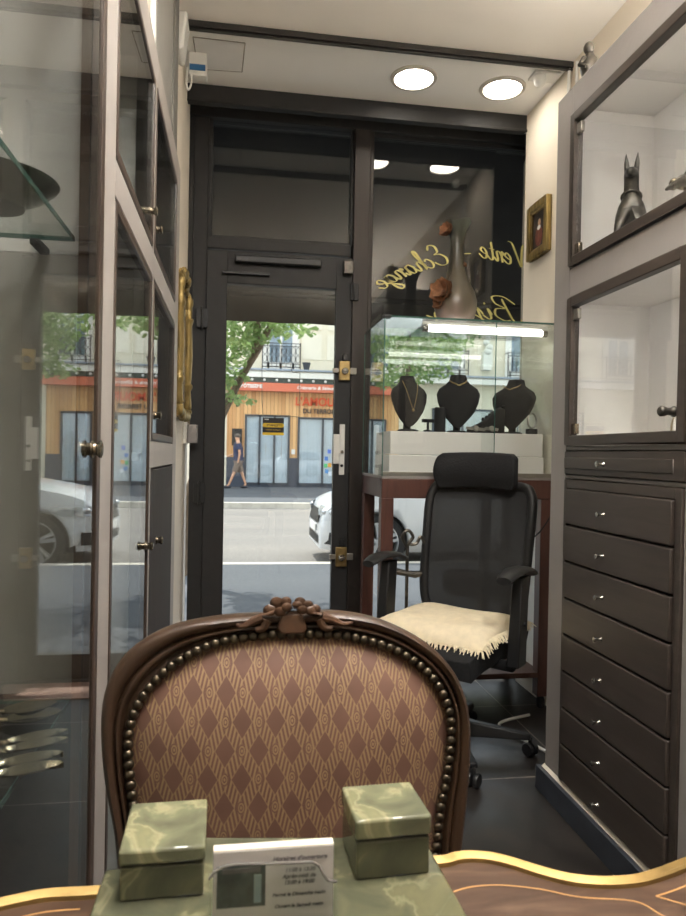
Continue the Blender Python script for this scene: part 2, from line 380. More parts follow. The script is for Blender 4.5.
# alarm warning sticker on the door glass
m_stk = mat('sticker_black', srgb(26, 26, 26), 0.4, var=0.02); m_stky = mat('sticker_yellow', srgb(226, 190, 52), 0.4, var=0.02)
m_stkw = mat('sticker_white', srgb(232, 232, 232), 0.4, var=0.02); m_stkg = mat('sticker_grey', srgb(140, 140, 140), 0.4, var=0.02)
YS = D-0.0235
st = MB().box(0.142, 0.256, YS-0.0008, YS, 1.293, 1.386).build('alarm_sticker', m_stk, door)
bd = MB().box(0.152, 0.246, YS-0.0016, YS-0.0008, 1.335, 1.357)
for x in (0.152, 0.246): bd.lathe([(0, 0), (0.011, 0), (0.011, 0.0008), (0, 0.0008)], (x, YS-0.0008, 1.346), (0, -1, 0), 16)
bd.build('yellow_badge', m_stky, st)
MB().box(0.142, 0.256, YS-0.0016, YS-0.0008, 1.293, 1.307).build('yellow_stripe', m_stky, st)
text('STANLEY', 0.0175, (0.199, YS-0.002, 1.3400), math.pi/2, 0, m_stk, st, 'lettering', 0.0002, 'CENTER', bold=0.0006)
text('Solutions de Sécurité', 0.0095, (0.199, YS-0.002, 1.319), math.pi/2, 0, m_stky, st, 'lettering', 0.0002, 'CENTER')
text('DOM', 0.009, (0.152, YS-0.002, 1.374), math.pi/2, 0, m_stkw, st, 'lettering', 0.0002, bold=0.0003)
# fine etched border on the door glass
m_etch = mat('etched_line', srgb(96, 92, 78), 0.5)
et = []
for a, b in (((262, 400), (262, 366)), ((262, 366), (291, 367)), ((291, 367), (292, 372)), ((292, 372), (300, 373)), ((300, 373), (299, 417)), ((299, 417), (263, 415)), ((263, 415), (262, 400))):
    et.append((aY(a[0], a[1], YS), aY(b[0], b[1], YS)))
eb = MB()
for a, b in et: eb.tube([a, b], 0.0016, 4)
eb.build('etched_border', m_etch, door)

# --- hand-drawn gold script on the window, read from the street (so it runs right to left from inside)
G = {
 'V': [[(-.35, 1.7), (-.1, 2.15), (.2, 1.9), (.4, .8), (.5, 0), (.95, 1.2), (1.3, 2.05), (1.7, 2.15)]],
 'E': [[(1.25, 1.75), (.95, 2.2), (.5, 2.0), (.5, 1.4), (.9, 1.2), (.4, 1.1), (.05, .6), (.25, .05), (.8, 0), (1.25, .45)]],
 'B': [[(.45, 2.0), (.3, 1), (.1, 0.05), (-.3, -.05), (-.45, .3)], [(-.3, 1.6), (.3, 2.2), (1, 2.1), (.95, 1.5), (.45, 1.15), (1, 1.0), (1.15, .4), (.7, 0), (.3, .1)]],
 'e': [[(.0, .4), (.4, .5), (.68, .75), (.45, 1.0), (.12, .65), (.15, .15), (.45, 0), (.9, .35)]],
 'n': [[(-.05, .7), (.15, 1), (.2, .5), (.15, 0)], [(.18, .5), (.45, .95), (.68, .85), (.62, .3), (.72, .02), (1.0, .35)]],
 't': [[(.3, 1.7), (.2, .8), (.18, .2), (.4, 0), (.75, .35)], [(-.05, 1.02), (.55, 1.04)]],
 'c': [[(.68, .8), (.45, 1), (.12, .65), (.12, .2), (.42, 0), (.9, .35)]],
 'h': [[(-.05, .3), (.35, 1.5), (.35, 2.1), (.15, 1.9), (.12, .8), (.05, 0)], [(.1, .5), (.4, .95), (.62, .8), (.55, .2), (.68, .02), (1.0, .35)]],
 'a': [[(.7, .85), (.42, 1), (.1, .6), (.12, .1), (.4, .05), (.68, .5), (.75, .95), (.68, .2), (.8, .02), (1.05, .35)]],
 'g': [[(.7, .85), (.42, 1), (.1, .6), (.12, .15), (.4, .1), (.68, .5), (.74, .95), (.62, -.3), (.3, -.85), (.02, -.6), (.5, -.1), (1.05, .35)]],
 'i': [[(0, .4), (.15, .95), (.12, .2), (.3, 0), (.6, .35)], [(.22, 1.35), (.26, 1.5)]],
 'j': [[(0, .4), (.25, .95), (.15, -.4), (-.15, -.85), (-.35, -.55), (.1, -.1), (.6, .35)], [(.3, 1.35), (.34, 1.5)]],
 'o': [[(.4, 1), (.1, .6), (.15, .1), (.45, .02), (.7, .45), (.55, .95), (.4, 1), (.6, .8), (.95, .75)]],
 'u': [[(0, .4), (.15, .95), (.12, .3), (.3, .02), (.6, .5), (.68, .95), (.65, .2), (.78, .02), (1.0, .35)]],
 'x': [[(0, .85), (.2, 1), (.5, .1), (.8, .05), (1.0, .3)], [(.75, .95), (.1, .05)]],
 '-': [[(.1, .55), (.6, .6)]]}
ADV = {'V': 1.45, 'E': 1.35, 'B': 1.35, 'e': .82, 'n': .95, 't': .72, 'c': .82, 'h': .95, 'a': 1.0, 'g': 1.0, 'i': .55, 'j': .55, 'o': .9, 'u': .95, 'x': .95, '-': .7, ' ': .55}
m_goldleaf = mat('gold_leaf_lettering', srgb(206, 196, 122), 0.35, var=0.08)
def script(word, path, size, y):
    pts = [aY(px, py, y) for px, py in path]; P = catmull(pts, 24)
    L = [0]
    for i in range(1, len(P)): L.append(L[-1]+(P[i]-P[i-1]).length)
    def at(s):
        s = max(0, min(L[-1]-1e-6, s)); i = 0
        while L[i+1] < s: i += 1
        d = (P[i+1]-P[i]).normalized(); return P[i]+d*(s-L[i]), d
    total = sum(ADV[c] for c in word)*size; s = 0; k = L[-1]/total; mb = MB()
    for c in word:
        if c in G:
            o, d = at(s*k+ADV[c]*size*0.5*k); up = Vector((-d.z, 0, d.x)); up = up if up.z > 0 else -up
            for stroke in G[c]:
                C = catmull([o+d*((x+.28*yy-ADV[c]/2)*size*k)+up*(yy*size) for x, yy in stroke], 7)
                rows = []
                for i, q in enumerate(C):
                    tdir = (C[min(i+1, len(C)-1)]-C[max(i-1, 0)]).normalized(); nrm = Vector((-tdir.z, 0, tdir.x))
                    w = size*(0.035+0.085*abs(tdir.dot(up))**2)*(0.45 if i in (0, len(C)-1) else 1)
                    rows.append([q+nrm*w, q-nrm*w])
                mb.grid(rows)
        s += ADV[c]*size
    return mb
script('Vente', [(526, 268), (505, 263), (480, 257)], 0.058, DW-0.008).build('gold_lettering', m_goldleaf, w1)
script('-', [(475, 259), (466, 260)], 0.06, DW-0.008).build('gold_lettering', m_goldleaf, w1)
script('Echange', [(450, 263), (432, 268), (408, 276), (382, 290)], 0.056, DW-0.008).build('gold_lettering', m_goldleaf, w1)
script('Bijoux', [(516, 322), (490, 319), (462, 318), (430, 325)], 0.06, DW-0.008).build('gold_lettering', m_goldleaf, w1)

# ================================================================== CEILING FITTINGS
m_ring = mat('lamp_ring', srgb(196, 188, 176), 0.4, var=0.03)
def downlight(name, x, y, label, r=0.092, m=None):
    t = thing(name, label, 'ceiling light', (x, y, ZC), group='round recessed ceiling lights')
    MB().lathe([(r*1.0, -0.004), (r*1.02, -0.010), (r*1.2, -0.008), (r*1.24, 0.0)], (x, y, ZC), n=40).build('trim_ring', m_ring, t)
    MB().lathe([(0, -0.0035), (r, -0.0035), (r, -0.001), (0, -0.001)], (x, y, ZC), n=40).build('diffuser', m or m_lampglow, t)
    return t
downlight('recessed_downlight', 0.82, 3.303, 'lit round recessed ceiling light above the dark window mullion')
downlight('recessed_downlight', 1.273, 3.314, 'lit round recessed ceiling light in the corner by the right wall')
for x, y in ((0.10, 0.92), (0.80, 0.92), (0.10, 0.36), (0.80, 0.36)):
    downlight('recessed_downlight', x, y, 'lit round ceiling light over the desk at the rear of the shop', 0.1, m_rearlamp)
t = thing('ceiling_spot', 'small lit ceiling spotlight above the upholstered chair', 'ceiling light', (0.51, 1.45, ZC))
MB().lathe([(0.03, -0.004), (0.045, -0.006), (0.05, 0)], (0.51, 1.45, ZC), n=24).build('trim_ring', m_white, t)
MB().lathe([(0, -0.0035), (0.03, -0.0035), (0.03, -0.001), (0, -0.001)], (0.51, 1.45, ZC), n=24).build('diffuser', m_spot, t)
t = thing('access_hatch', 'square paintedover access hatch in the front ceiling corner', 'access hatch', (0.0, 3.25, ZC))
t['label'] = 'square painted access hatch cracked into the front ceiling corner'
h = MB()
q = [aZ(193, 37, ZC-0.002), aZ(245, 43, ZC-0.002), aZ(242, 72, ZC-0.002), aZ(198, 69, ZC-0.002)]
MB().prism([p+Vector((0, 0, 0.0019)) for p in q], (0, 0, -0.002)).build('hatch_panel', m_white, t)
for i in range(4): h.tube([q[i], q[(i+1) % 4]], 0.0025, 4)
h.build('hatch_joint', mat('hatch_joint', srgb(150, 142, 130), 0.8), t)
# dome sensor in the right-hand corner
t = thing('security_camera', 'small clear dome camera on a white bracket in the ceiling corner', 'security camera', (1.43, 3.17, ZC))
MB().box(1.36, 1.49, 3.12, 3.21, ZC-0.012, ZC).build('base_plate', m_whiteplastic, t, bevel=0.003)
MB().lathe([(0.028, 0), (0.030, -0.015), (0.026, -0.035), (0.012, -0.048), (0, -0.05)], (1.40, 3.16, ZC-0.012), n=20).build('dome', m_whiteplastic, t)
MB().tube([(1.493, 3.05, ZC-0.01), (1.493, 3.05, 2.2)], 0.009, 8).tube([(1.495, 2.98, ZC-0.03), (1.495, 2.98, 2.2)], 0.007, 8).build('cable_duct', m_whiteplastic, t)
# alarm siren and control box on the left
t = thing('alarm_siren', 'slanted white alarm siren casing high on the left wall', 'alarm siren', (-0.265, 2.95, 2.81))
MB().hexa([(-0.265, 2.88, 2.81), (-0.236, 2.88, 2.81), (-0.236, 3.02, 2.81), (-0.265, 3.02, 2.81)], [(-0.265, 2.88, 2.965), (-0.218, 2.88, 2.965), (-0.218, 3.02, 2.965), (-0.265, 3.02, 2.965)]).build('casing', m_whiteplastic, t, bevel=0.012)
t = thing('door_contact_box', 'small white control box with a blue window under the siren', 'control box', (-0.20, 3.3, 2.91))
MB().box(-0.242, -0.158, 3.27, 3.33, 2.912, ZC).build('casing', m_whiteplastic, t, bevel=0.006)
MB().box(-0.236, -0.165, 3.267, 3.27, 2.935, 2.962).build('blue_window', mat('blue_label', srgb(58, 110, 160), 0.3), t)
MB().tube(catmull([(-0.245, 3.262, 2.94), (-0.248, 3.262, 2.87), (-0.24, 3.262, 2.84), (-0.228, 3.265, 2.865), (-0.228, 3.275, 2.915)], 6), 0.005, 6).build('cable', m_whiteplastic, t)
t = thing('light_switch', 'pale grey light switch on the left wall below the gilt frame', 'light switch', (-0.265, 3.68, 1.29))
MB().box(-0.265, -0.245, 3.62, 3.74, 1.235, 1.345).build('back_box', m_whiteplastic, t, bevel=0.004)
MB().box(-0.245, -0.195, 3.66, 3.735, 1.24, 1.335).build('switch_body', m_greyR, t, bevel=0.005)

# ================================================================== LEFT CABINETS
YE = 2.80
cab = thing('display_cabinet', 'tall grey cabinet with glazed doors along the left wall', 'cabinet', (XL-0.2, 1.0, 0))
c = MB()
c.box(XL-0.02, XL, 1.255, 1.362, 0.0, 2.29)                       # stile between near pane and door
for y0, y1 in ((1.955, 1.985), (2.665, YE)): c.box(XL-0.02, XL, y0, y1, 0.0, 2.29)
c.box(XL-0.02, XL, 1.362, 1.955, 2.20, 2.29).box(XL-0.02, XL, 1.985, 2.665, 2.20, 2.29)
c.box(XL-0.02, XL, 1.362, 1.955, 1.675, 1.745).box(XL-0.02, XL, 1.985, 2.665, 1.675, 1.745)
c.box(XL-0.02, XL, 1.985, 2.665, 1.15, 1.225)
c.box(XL-0.02, XL, 1.362, 1.955, 0.0, 0.10).box(XL-0.02, XL, 1.985, 2.665, 0.0, 0.10)
c.box(XL-0.02, XL, -0.9, 1.255, 2.20, 2.29).box(XL-0.02, XL, -0.9, 1.255, 0.0, 0.06)
c.build('face_frame', m_grey, cab, bevel=0.0025)
MB().box(-0.655, XL-0.02, -0.9, YE, 2.27, 2.29).build('top_panel', m_grey, cab)
MB().box(-0.655, -0.645, -0.9, YE, 0.02, 2.27).build('back_panel', m_grey, cab)
MB().box(-0.645, XL-0.02, -0.9, YE, 0.0, 0.02).build('bottom_panel', m_grey, cab)
MB().box(-0.645, -0.283, 1.325, 1.345, 1.55, 2.27).build('partition', m_inner, cab)
MB().box(-0.645, -0.283, 1.325, 1.345, 0.76, 1.549).build('grey_partition', mat('dark_grey_lining', srgb(176, 171, 165), 0.6, var=0.05), cab)  # greyer colour paints in the case light fading downward
MB().box(-0.645, -0.283, 1.325, 1.345, 0.02, 0.758).build('lower_partition', m_dkwood, cab)
MB().box(-0.645, XL-0.02, YE-0.02, YE, 0.02, 2.27).build('end_panel', m_grey, cab)
MB().box(-0.645, -0.283, 1.975, 1.99, 0.02, 2.27).build('partition', m_inner, cab)
MB().box(-0.283, XL-0.02, 1.31, 1.345, 0.02, 2.27).build('brown_post', wood('brown_post_wood', srgb(96, 74, 58), srgb(126, 98, 78), .5), cab)
MB().box(-0.645, XL-0.03, 1.99, 2.66, 1.17, 1.19).build('fixed_shelf', m_inner, cab)
MB().box(-0.645, XL-0.03, 1.345, 2.66, 1.69, 1.71).build('fixed_shelf', m_inner, cab)
def knob(loc, ax, parent, s=1.0, name='knob', m=None, n=18, hs=0.55):
    pr = [(0, 0), (0.0125, 0), (0.0125, 0.003), (0.0095, 0.007), (0.0085, 0.016), (0.0095, 0.020), (0.0118, 0.026), (0.0122, 0.033), (0.009, 0.037), (0, 0.038)]
    return MB().lathe([(r*s, h*s*hs) for r, h in pr], loc, ax, n).build(name, m or m_obrass, parent)
def glazed_door(y0, y1, z0, z1, ky, kz, tw=0.02, name='glazed_door', ks=1.0, kh=0.55):
    d = MB()
    d.box(XL-0.018, XL+0.0015, y0, y0+tw, z0, z1).box(XL-0.018, XL+0.0015, y1-tw, y1, z0, z1)
    d.box(XL-0.018, XL+0.0015, y0+tw, y1-tw, z0, z0+tw).box(XL-0.018, XL+0.0015, y0+tw, y1-tw, z1-tw, z1)
    o = d.build(name, m_trim, cab, bevel=0.003)
    MB().box(XL-0.007, XL-0.002, y0+tw, y1-tw, z0+tw, z1-tw).build('glass', m_glass, o)
    if ky: knob((XL-0.002, ky, kz), (1, 0, 0), o, ks, hs=kh); knob((XL-0.007, ky, kz), (-1, 0, 0), o, ks, hs=kh)
    return o
dn = glazed_door(-0.88, 1.252, 0.06, 2.20, 1.198, 1.2, 0.034, 'large_glazed_door', 1.2, 0.36)
glazed_door(1.365, 1.952, 1.75, 2.20, 1.905, 1.83)
glazed_door(1.365, 1.952, 0.10, 1.67, 1.915, 0.945)
glazed_door(1.99, 2.66, 1.75, 2.20, 2.03, 1.82)
glazed_door(1.99, 2.66, 1.23, 1.67, 2.07, 1.30)
m_dkdoor = wood('dark_door_wood', srgb(40, 36, 36), srgb(56, 51, 50), 0.75, 'Z', 20)
wd = MB().box(XL-0.018, XL+0.001, 1.99, 2.66, 0.10, 1.145).build('wooden_door', m_dkdoor, cab, bevel=0.003)
MB().hexa([(XL+0.001, 2.06, 0.18), (XL+0.001, 2.59, 0.18), (XL+0.001, 2.59, 1.07), (XL+0.001, 2.06, 1.07)], [(XL+0.003, 2.08, 0.20), (XL+0.003, 2.57, 0.20), (XL+0.003, 2.57, 1.05), (XL+0.003, 2.08, 1.05)]).build('raised_panel', m_dkdoor, wd)
knob((XL+0.003, 2.12, 0.935), (1, 0, 0), wd)
# glass shelves of the near bay
for z, x1, y1 in ((1.558, -0.282, 1.27), (0.75, -0.282, 1.30)):
    s = MB().box(-0.645, x1, 0.0, y1, z, z+0.008).build('glass_shelf', m_glass, cab)
    MB().box(x1, x1+0.0015, 0.0, y1, z, z+0.008).box(-0.645, x1, y1-0.0005, y1+0.001, z, z+0.008).build('shelf_edge', m_gedge, s)
    MB().box(-0.352, -0.335, y1-0.012, 1.325, z-0.012, z).build('shelf_bracket', m_dark, s, bevel=0.003)
MB().box(XL-0.05, XL-0.03, 0.1, 1.20, 2.262, 2.268).build('case_light', m_caseglow_dim, cab)  # added strip, hidden by the frame, brightens the near bay
# dark bowl on the upper shelf
bc = (-0.376, 1.135, 1.566)
t = thing('display_bowl', 'shallow dark green glazed bowl on the upper glass shelf', 'bowl', bc)
MB().lathe([(0, 0.0), (0.05, 0.0), (0.052, 0.008), (0.08, 0.022), (0.098, 0.038), (0.10, 0.041), (0.096, 0.040), (0.075, 0.026), (0.045, 0.014), (0, 0.012)], bc, n=40).build('bowl', mat('dark_green_glaze', srgb(52, 56, 46), 0.25, var=0.2), t)
# silver servers fanned on the lower shelf
def spoon(name, label, loc, rz, L=0.2, w=0.022):
    t = thing(name, label, 'cutlery', loc, rz, 'silver servers on the lower glass shelf')
    R = WM[t.name]; rows = []
    for i in range(13):
        u = i/12; hw = w*math.sin(math.pi*min(1, max(0.03, u*0.97+0.03)))**0.6; x = u*0.085
        rows.append([R @ Vector((x, hw*k/4, 0.0025+0.010*(1-(1-abs(k)/4)**1)*0.6+0.006*u)) for k in range(-4, 5)])
    mb = MB(); mb.grid(rows); rows2 = [[p-Vector((0, 0, 0.0018)) for p in r] for r in rows]; mb.grid(rows2)
    mb.build('bowl', m_silver, t)
    MB().tube([R @ Vector(p) for p in ((0.004, 0, 0.006), (-0.05, 0, 0.010), (-L+0.06, 0, 0.005))], [0.004, 0.003, 0.006], 8).build('handle', m_silver, t)
    return t
zs = 0.7585
for k, (px, py, rz, w, lab) in enumerate([
    (2, 715, 0.15, 0.03, 'broad silver fish server farthest back on the lower glass shelf'),
    (5, 724, 0.1, 0.03, 'broad silver fish server lying against the farthest one'),
    (6, 748, 0.25, 0.016, 'slim silver spoon just in front of the two fish servers'),
    (4, 757, 0.22, 0.016, 'slim silver spoon in the middle of the row of five servers'),
    (-4, 773, 0.2, 0.018, 'silver spoon second nearest on the lower glass shelf'),
    (-6, 784, 0.15, 0.018, 'silver spoon nearest on the lower glass shelf')]):
    q = aZ(px, py, zs); spoon('serving_spoon', lab, (q.x, q.y, zs+0.001*k), rz, w=w)

# ================================================================== GILT FRAME seen edge-on, on the left wall
t = thing('gilt_mirror', 'carved gilt mirror frame hung on the left wall beside the door', 'mirror', (-0.265, 3.3, 1.34))
def column(y, x, s, z0, z1):
    pr = [(0.6, 0), (1.1, .01), (1.15, .03), (.8, .045), (1.0, .055), (.95, .1), (.75, .2), (1.15, .225), (1.2, .245), (.8, .265), (.9, .3), (1.05, .5), (.85, .75), (1.1, .78), (1.2, .80), (.8, .82), (.85, .9), (1.1, .93), (1.0, .97), (.5, 1.0)]
    return MB().lathe([(r*s, z0+(z1-z0)*h) for r, h in pr], (x, y, 0), n=14)
MB().box(-0.265, -0.25, 3.06, 3.52, 1.41, 1.96).build('backboard', m_gilt, t, bevel=0.004)
column(3.08, -0.243, 0.018, 1.375, 1.955).build('column', m_gilt, t); column(3.50, -0.238, 0.022, 1.375, 1.955).build('column', m_gilt, t)
MB().box(-0.25, -0.246, 3.11, 3.47, 1.43, 1.94).build('mirror_glass', m_chrome, t)
cr = MB()
for k in range(16):
    a = k/15; cr.ball((-0.245+random.uniform(-.008, .012), 3.1+0.4*a, 1.95+0.06*math.sin(math.pi*a)+random.uniform(-.008, .008)), (0.017, 0.022, 0.024), 8)
cr.build('crest', m_gilt, t)
bt = MB()
for k in range(12): bt.ball((-0.24+random.uniform(-.008, .008), 3.07+0.44*k/11, 1.378-0.018*math.sin(math.pi*k/11)+random.uniform(-.006, .006)), (0.02, 0.026, 0.026), 8)
bt.build('base_moulding', m_gilt, t)

# ================================================================== RIGHT CABINET
cab = thing('display_cabinet', 'grey built-in cabinet with drawers and glazed cases along the right wall', 'cabinet', (1.36, 1.2, 0))
YR = 2.37; XI = XR+0.02
c = MB()
c.box(XR, XI, 2.255, YR, 0.085, 2.47)
c.box(XR, XI, -0.9, 2.255, 2.37, 2.47).box(XR, XI, -0.9, 2.255, 1.745, 1.845).box(XR, XI, -0.9, 2.255, 1.225, 1.24).box(XR, XI, -0.9, 1.60, 1.143, 1.225)
c.box(XR, XI, -0.9, 2.255, 1.13, 1.143).box(XR, XI, -0.9, 1.61, 0.085, 1.13).box(XR, XI, 1.61, 2.255, 0.085, 0.10)
c.box(XI, XW-0.01, YR-0.02, YR, 0.085, 2.47)
c.build('face_frame', m_greyR, cab, bevel=0.003)
MB().box(XI, XW-0.01, -0.9, YR-0.02, 2.45, 2.47).build('top_panel', m_greyR, cab)
li = MB().box(XW-0.03, XW-0.01, -0.9, YR-0.02, 1.23, 2.45).box(XI, XW-0.03, YR-0.03, YR-0.02, 1.23, 2.45).box(XI, XW-0.03, -0.9, YR-0.03, 1.825, 1.845)
li.box(XI, XW-0.03, -0.9, YR-0.03, 1.225, 1.24).box(XI, XW-0.03, -0.9, YR-0.03, 2.44, 2.45).box(XI, XW-0.03, -0.9, YR-0.03, 1.75, 1.76)
li.build('lining', m_inner, cab)
sk = MB().box(XR-0.022, XR+0.3, -0.9, YR+0.03, 0.0, 0.085).build('plinth', m_skirt, cab, bevel=0.002)
MB().prism([(XR-0.008, -0.9, 0.086), (XR-0.008, YR+0.012, 0.086), (XR, YR+0.004, 0.098), (XR, -0.9, 0.098)], (0.02, 0, 0)).build('plinth_lip', m_cream, cab)
def case_door(y0, y1, z0, z1, tw, kn=None):
    d = MB(); x0, x1 = XR-0.012, XI
    d.box(x0, x1, y0, y0+tw, z0, z1).box(x0, x1, y1-tw, y1, z0, z1).box(x0, x1, y0+tw, y1-tw, z0, z0+tw).box(x0, x1, y0+tw, y1-tw, z1-tw, z1)
    o = d.build('glazed_door', m_dkwood, cab, bevel=0.003)
    MB().box(XR+0.003, XR+0.008, y0+tw, y1-tw, z0+tw, z1-tw).build('glass', m_glassR, o)
    for z in (z1-tw-0.045, z0+tw+0.005): MB().box(XR-0.002, XR+0.012, y1-tw-0.03, y1-tw+0.002, z, z+0.035).build('glass_hinge', m_lock if z > z0+0.1 else m_obrass, o, bevel=0.002)
    if kn: knob((XR+0.003, kn[0], kn[1]), (-1, 0, 0), o, 1.15, m=m_bronze, hs=1.0)
    return o
case_door(0.9, 2.25, 1.85, 2.365, 0.03)
case_door(1.60, 2.25, 1.243, 1.742, 0.032, (1.665, 1.325))
case_door(0.9, 1.595, 1.243, 1.742, 0.032)
b = MB().box(XR-0.008, XI, 1.60, 2.25, 1.145, 1.222).build('pull_out_frame', m_dkwood, cab, bevel=0.002)
bb = MB().box(XR-0.012, XR-0.006, 1.645, 2.246, 1.163, 1.202).build('pull_out_board', m_dkwood, cab, bevel=0.004)
MB().lathe([(0, 0), (0.008, 0), (0.004, 0.006), (0.004, 0.016), (0.009, 0.02), (0.009, 0.024), (0, 0.025)], (XR-0.012, 1.985, 1.182), (-1, 0, 0), 14).build('knob', m_chrome, bb)
df = MB().box(XR-0.006, XI, 2.233, 2.253, 0.10, 1.127).box(XR-0.006, XI, 1.612, 1.64, 0.10, 1.127).box(XR-0.006, XI, 1.64, 2.233, 1.098, 1.127).box(XR+0.012, XI, 1.64, 2.233, 0.10, 1.098)
df.build('drawer_frame', m_dkwood, cab, bevel=0.002)
dz = (1.096-0.105)/8
for k in range(8):
    z1 = 1.096-dz*k; z0 = z1-dz+0.006
    o = MB().box(XR-0.014, XR+0.011, 1.645, 2.229, z0, z1).build('drawer', m_dkwood, cab, bevel=0.004)
    MB().lathe([(0, 0), (0.007, 0), (0.0035, 0.005), (0.0035, 0.016), (0.0075, 0.019), (0.0075, 0.024), (0, 0.025)], (XR-0.014, 1.975, 1.03-0.126*k), (-1, 0, 0), 14).build('knob', m_chrome, o)
for y0, y1, z in ((0.9, 2.2, 2.432), (0.9, 2.2, 1.742)):
    MB().box(XI+0.012, XI+0.027, y0, y1, z, z+0.006).build('case_light', m_caseglow, cab)  # added hidden strips that brighten the two case interiors
# sculptures in the upper case
def skin(name, m, parent, verts, edges, radii, sub=2, root=0):
    me = bpy.data.meshes.new(name); inv = WM[parent.name].inverted() if parent else Matrix.Identity(4)
    me.from_pydata([inv @ Vector(v) for v in verts], edges, []); o = bpy.data.objects.new(name, me); COL.objects.link(o)
    md = o.modifiers.new('skin', 'SKIN'); md.use_smooth_shade = True
    for i, r in enumerate(radii):
        sv = me.skin_vertices[0].data[i]; sv.radius = (r, r) if not isinstance(r, tuple) else r; sv.use_root = (i == root)
    s = o.modifiers.new('sub', 'SUBSURF'); s.levels = sub; s.render_levels = sub
    bpy.context.view_layer.update(); dg = bpy.context.evaluated_depsgraph_get()
    m2 = bpy.data.meshes.new_from_object(o.evaluated_get(dg)); m2.name = name
    bpy.data.objects.remove(o); m2.materials.clear(); m2.materials.append(m)
    m2.polygons.foreach_set('use_smooth', [True]*len(m2.polygons))
    o = bpy.data.objects.new(name, m2); COL.objects.link(o)
    if parent: o.parent = parent
    WM[o.name] = WM[parent.name] if parent else Matrix.Identity(4)
    return o
zb = 1.851
dogp = (1.245, 2.09, zb)
t = thing('dog_statue', 'dark bronze seated dog with pricked ears in the upper right case', 'statue', dogp, math.radians(-34))
R = WM[t.name]
# local frame: -Y towards the camera, dog faces -Y, slightly to the left
V = [(0, .05, .055), (0, .02, .10), (0, -.015, .145), (0, -.025, .185), (0, -.03, .215), (0, -.060, .205), (0, -.082, .198),
     (-.022, -.03, .105), (-.03, -.05, .055), (-.03, -.055, .01), (-.03, -.075, .006),
     (.022, -.03, .105), (.026, -.05, .055), (.026, -.055, .01), (.026, -.075, .006),
     (-.03, .05, .035), (-.04, .0, .03), (-.04, -.01, .008), (.03, .05, .035), (.04, .0, .03), (.04, -.01, .008), (0, .10, .02), (0, .14, .012)]
E_ = [(0, 1), (1, 2), (2, 3), (3, 4), (4, 5), (5, 6), (1, 7), (7, 8), (8, 9), (9, 10), (1, 11), (11, 12), (12, 13), (13, 14), (0, 15), (15, 16), (16, 17), (0, 18), (18, 19), (19, 20), (0, 21), (21, 22)]
Rr = [.045, .038, .024, .019, .022, .014, .010, .018, .011, .008, .009, .018, .011, .008, .009, .028, .02, .012, .028, .02, .012, .01, .005]
KD = 1.2; V = [tuple(c*KD for c in v) for v in V]; Rr = [r*KD for r in Rr]
d = skin('body', m_bronze, t, [R @ Vector(v) for v in V], E_, Rr)
for s in (-1, 1):
    MB().tube([R @ Vector(p) for p in ((.013*s, -.033, .2585), (.0157*s, -.0305, .288), (.0175*s, -.0305, .319))], [.0092, .0078, .001], 8).build('ear', m_bronze, t)
MB().tube([R @ Vector((.030*math.cos(a), -.022+.030*math.sin(a), .183-.012*math.sin(a))) for a in [i*math.pi/8 for i in range(17)]], .0035, 6).build('collar', m_bronze, t)
t = thing('bird_statue', 'small dark bronze bird beside the seated dog in the upper case', 'statue', (1.24, 1.81, zb))
q = [(1.29, 1.76, zb+.03), (1.275, 1.775, zb+.085), (1.265, 1.79, zb+.125), (1.245, 1.815, zb+.142), (1.222, 1.84, zb+.132), (1.205, 1.852, zb+.122)]
skin('body', m_bronze, t, q, [(i, i+1) for i in range(5)], [.03, .026, .018, .018, .010, .004])
MB().tube([(1.29, 1.76, zb), (1.29, 1.76, zb+.02)], [.03, .022], 12).build('base', m_bronze, t)
t = thing('scroll_ornament', 'pale metal scroll ornament above the small bronze bird', 'ornament', (1.30, 1.88, zb))
MB().tube([(1.30, 1.88, zb), (1.295, 1.89, zb+.16)], .006, 8).build('stem', m_obrass, t)
so_ = MB(); so_.ball((1.285, 1.93, zb+.175), (.014, .018, .018), 12); so_.ball((1.29, 1.895, zb+.168), (.02, .024, .022), 12); so_.ball((1.29, 1.86, zb+.175), (.018, .02, .02), 12)
so_.build('scroll_head', m_obrass, t)
# middle case contents
pc = Vector((1.31, 1.80, 1.243))
t = thing('display_plate', 'white oval plate with a gold rim leaning in the middle right case', 'plate', pc)
ax = Vector((-0.8, -0.1, 0.45)).normalized()
MB().lathe([(0, 0), (0.07, 0.0), (0.105, 0.010), (0.105, 0.014), (0.07, 0.005), (0, 0.004)], pc+Vector((0, 0, 0.085)), ax, 36).build('plate', m_white, t)
MB().lathe([(0.098, 0.011), (0.107, 0.010), (0.108, 0.013), (0.098, 0.0155)], pc+Vector((0, 0, 0.085)), ax, 36).build('gold_rim', m_brass, t)
m_yel = mat('yellow_enamel', srgb(236, 190, 60), 0.4, var=0.2, scale=80)
for k in range(9):
    y = 2.02-0.05*k; q = Vector((1.17+0.012*(k % 2), y, 1.2405))
    t = thing('flower_brooch', ('yellow enamel flower brooch at the window end of the brooch row' if k == 0 else 'yellow enamel flower brooch, number %s from the window end of the row' % ['', 'two', 'three', 'four', 'five', 'six', 'seven', 'eight', 'nine'][k]), 'brooch', q, group='yellow flower brooches in the middle case')
    mb = MB()
    for a in range(5): mb.ball(q+Vector((.008*math.cos(a*1.256), .008*math.sin(a*1.256), .008)), (.006, .006, .005), 8)
    mb.build('petals', m_yel, t); MB().ball(q+Vector((0, 0, .011)), .005, 8).build('centre', m_white, t)
tag(MB().box(1.36, 1.40, -0.8, 2.2, 2.4705, 2.485).build('cove_light', m_uplight), 'LED cove strip lying along the top of the right cabinet', 'light')  # unseen strip added to lift the ceiling and soffit brightness
